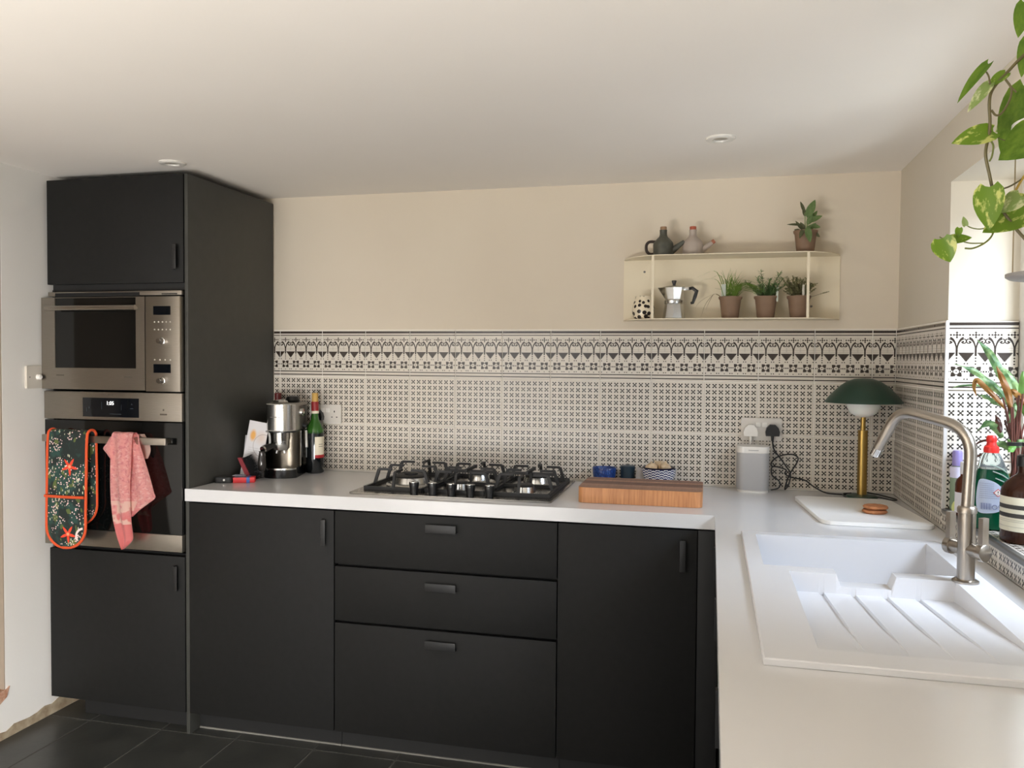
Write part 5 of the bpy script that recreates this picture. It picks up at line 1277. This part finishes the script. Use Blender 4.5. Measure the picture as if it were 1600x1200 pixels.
for i in range(22):
    u0 = random.uniform(1568, 1602); u1 = u0 + random.uniform(-12, 8); v1 = random.uniform(615, 668); z_ = random.uniform(2.10, 2.18)
    p0 = Vector((c[0] + (random.random() - .5) * .05, c[1] + (random.random() - .5) * .05, WZ0 + .116)); p1 = P3(u1, v1, z_)
    b = MB(); b.tube(smoothpts([p0, p0 * .5 + p1 * .5 + Vector((0, 0, .006)), p1], 4), [.0024] * 9, 6); part('stem', b, stb, cp)

# hanging planter with trailing vine
HZ = 1.35
hc = P3(1668, 205, HZ)
hp = thing('hanging_planter', 'white hanging bowl planter with trailing variegated vine near window', 'plant', (hc.x, hc.y, hc.z - .03))
b = MB(); b.lathe([(.012, -.036), (.045, -.032), (.070, -.016), (.0815, .004), (.080, .018), (.077, .019), (.072, .004), (.001, -.004)], 40, hc, caps=False); part('bowl', b, M('white_ceramic', S(226, 222, 214), .35), hp)
b = MB(); b.lathe([(.074, .006), (.04, .012), (.001, .013)], 24, hc, caps=False); part('soil', b, soil, hp)
dc = P3(1671, 430, HZ); dc = Vector((hc.x, hc.y, dc.z))
b = MB(); b.lathe([(.001, -.004), (.078, -.004), (.084, 0), (.084, .005), (.078, .002), (.001, .002)], 44, dc, caps=False); part('tray', b, M('grey_tray', S(140, 136, 132), .5), hp)
b = MB()
for i in range(3):
    a = 2 * pi * i / 3 + .3; e_ = Vector((cos(a), sin(a), 0))
    b.tube([dc + e_ * .080, hc + e_ * .080 + Vector((0, 0, .01)), Vector((hc.x, hc.y, CEIL - .03))], .0012, 5)
b.tube([(hc.x, hc.y, CEIL - .035), (hc.x, hc.y, CEIL)], .0025, 6)
part('cord', b, M('jute_cord', S(150, 134, 104), .8), hp)
vg = two_tone('vine_leaf', S(112, 146, 40), S(216, 220, 128), 62, .52, .60, .35, .55, (1, .5, 1)); vd = two_tone('vine_leaf_dark', S(84, 118, 30), S(122, 152, 52), 60, .4, .7, .35, .5, (1, .5, 1)); vp_ = two_tone('vine_leaf_pale', S(140, 162, 92), S(214, 216, 170), 60, .47, .56, .4, .5, (1, .5, 1))
VS = M('vine_stem', S(92, 84, 52), .55); VB = M('vine_stem_green', S(104, 112, 52), .5)
def vine(l, r, mat=VS, z0=HZ, dz=.0, name='stem'):
    b = MB(); b.tube(smoothpts([P3(u, v, z0 + dz * k / max(1, len(l) - 1)) for k, (u, v) in enumerate(l)], 5), r, 7); return part(name, b, mat, hp)
vine([(1650, 170), (1630, 66), (1600, 86), (1572, 115), (1552, 138), (1546, 158), (1547, 190), (1545, 212), (1540, 240), (1546, 272), (1552, 298), (1562, 322), (1574, 340), (1588, 358), (1604, 376)], .0026)
vine([(1571, 124), (1580, 138), (1578, 155), (1566, 176), (1556, 180), (1549, 172)], .0018); vine([(1578, 134), (1588, 144)], .0015)
vine([(1547, 134), (1545, 120), (1541, 112)], .0014); vine([(1546, 200), (1556, 214), (1588, 224), (1598, 222)], .0008)
vine([(1640, 240), (1612, 268), (1580, 290), (1553, 299)], .0014); vine([(1640, 235), (1606, 268), (1590, 292), (1582, 310)], .0020, M('vine_stem_yellow', S(170, 140, 58), .5)); vine([(1555, 307), (1570, 310), (1586, 309)], .0013)
vine([(1554, 352), (1550, 368), (1538, 380), (1520, 388), (1508, 388)], .0015, VB); vine([(1536, 380), (1516, 380), (1500, 376)], .0011, VB); vine([(1541, 356), (1530, 358), (1518, 356), (1510, 352)], .0010, VB); vine([(1484, 375), (1474, 373), (1468, 370)], .0009, VB)
vine([(1547, 218), (1552, 228), (1550, 244), (1546, 252)], .0015, VB)
def vleaf(b0, t0, wpx, mat, zb=0, zt=0, nrm=None, **k):
    p = P3(*b0, HZ + zb); q = P3(*t0, HZ + zt); kw = dict(heart=True, droop=.06, fold=.22); kw.update(k)
    n_ = cam_n(p) if nrm is None else (cam_n(p) + Vector(nrm)); return leaf(hp, p, q, n_, wpx / FPX * HZ, mat, **kw)
vleaf((1544, 100), (1495, 153), 17, vd, nrm=(0, 0, .8), droop=.18, fold=.5)
vleaf((1572, 114), (1543, 136), 20, vg, nrm=(0, 0, .7)); vleaf((1546, 131), (1512, 172), 19, vp_, nrm=(0, 0, .5), droop=.12)
vleaf((1552, 205), (1488, 222), 36, vg, nrm=(.1, 0, .5), fold=.1); vleaf((1606, 138), (1566, 244), 58, vd, .03, .03); vleaf((1622, 205), (1562, 249), 56, vd, -.03, -.03, fold=.3)
vleaf((1592, 176), (1556, 206), 30, vp_, .05, .05); vleaf((1602, 4), (1591, 58), 26, vd, -.02, -.02); vleaf((1606, 62), (1596, 120), 24, vd)
vleaf((1546, 292), (1545, 360), 44, vg, -.02, -.02, (-.2, 0, .1)); vleaf((1604, 320), (1536, 363), 54, vg, .01, -.01, droop=.02); vleaf((1594, 306), (1562, 332), 30, vp_, -.02, -.02, (.2, 0, .3))
vleaf((1483, 375), (1520, 370), 17, vg, nrm=(0, 0, .4)); vleaf((1471, 373), (1485, 410), 36, vg, fold=.15); vleaf((1509, 353), (1505, 338), 9, vp_); vleaf((1499, 356), (1496, 372), 11, vg)

bpy.context.view_layer.update()
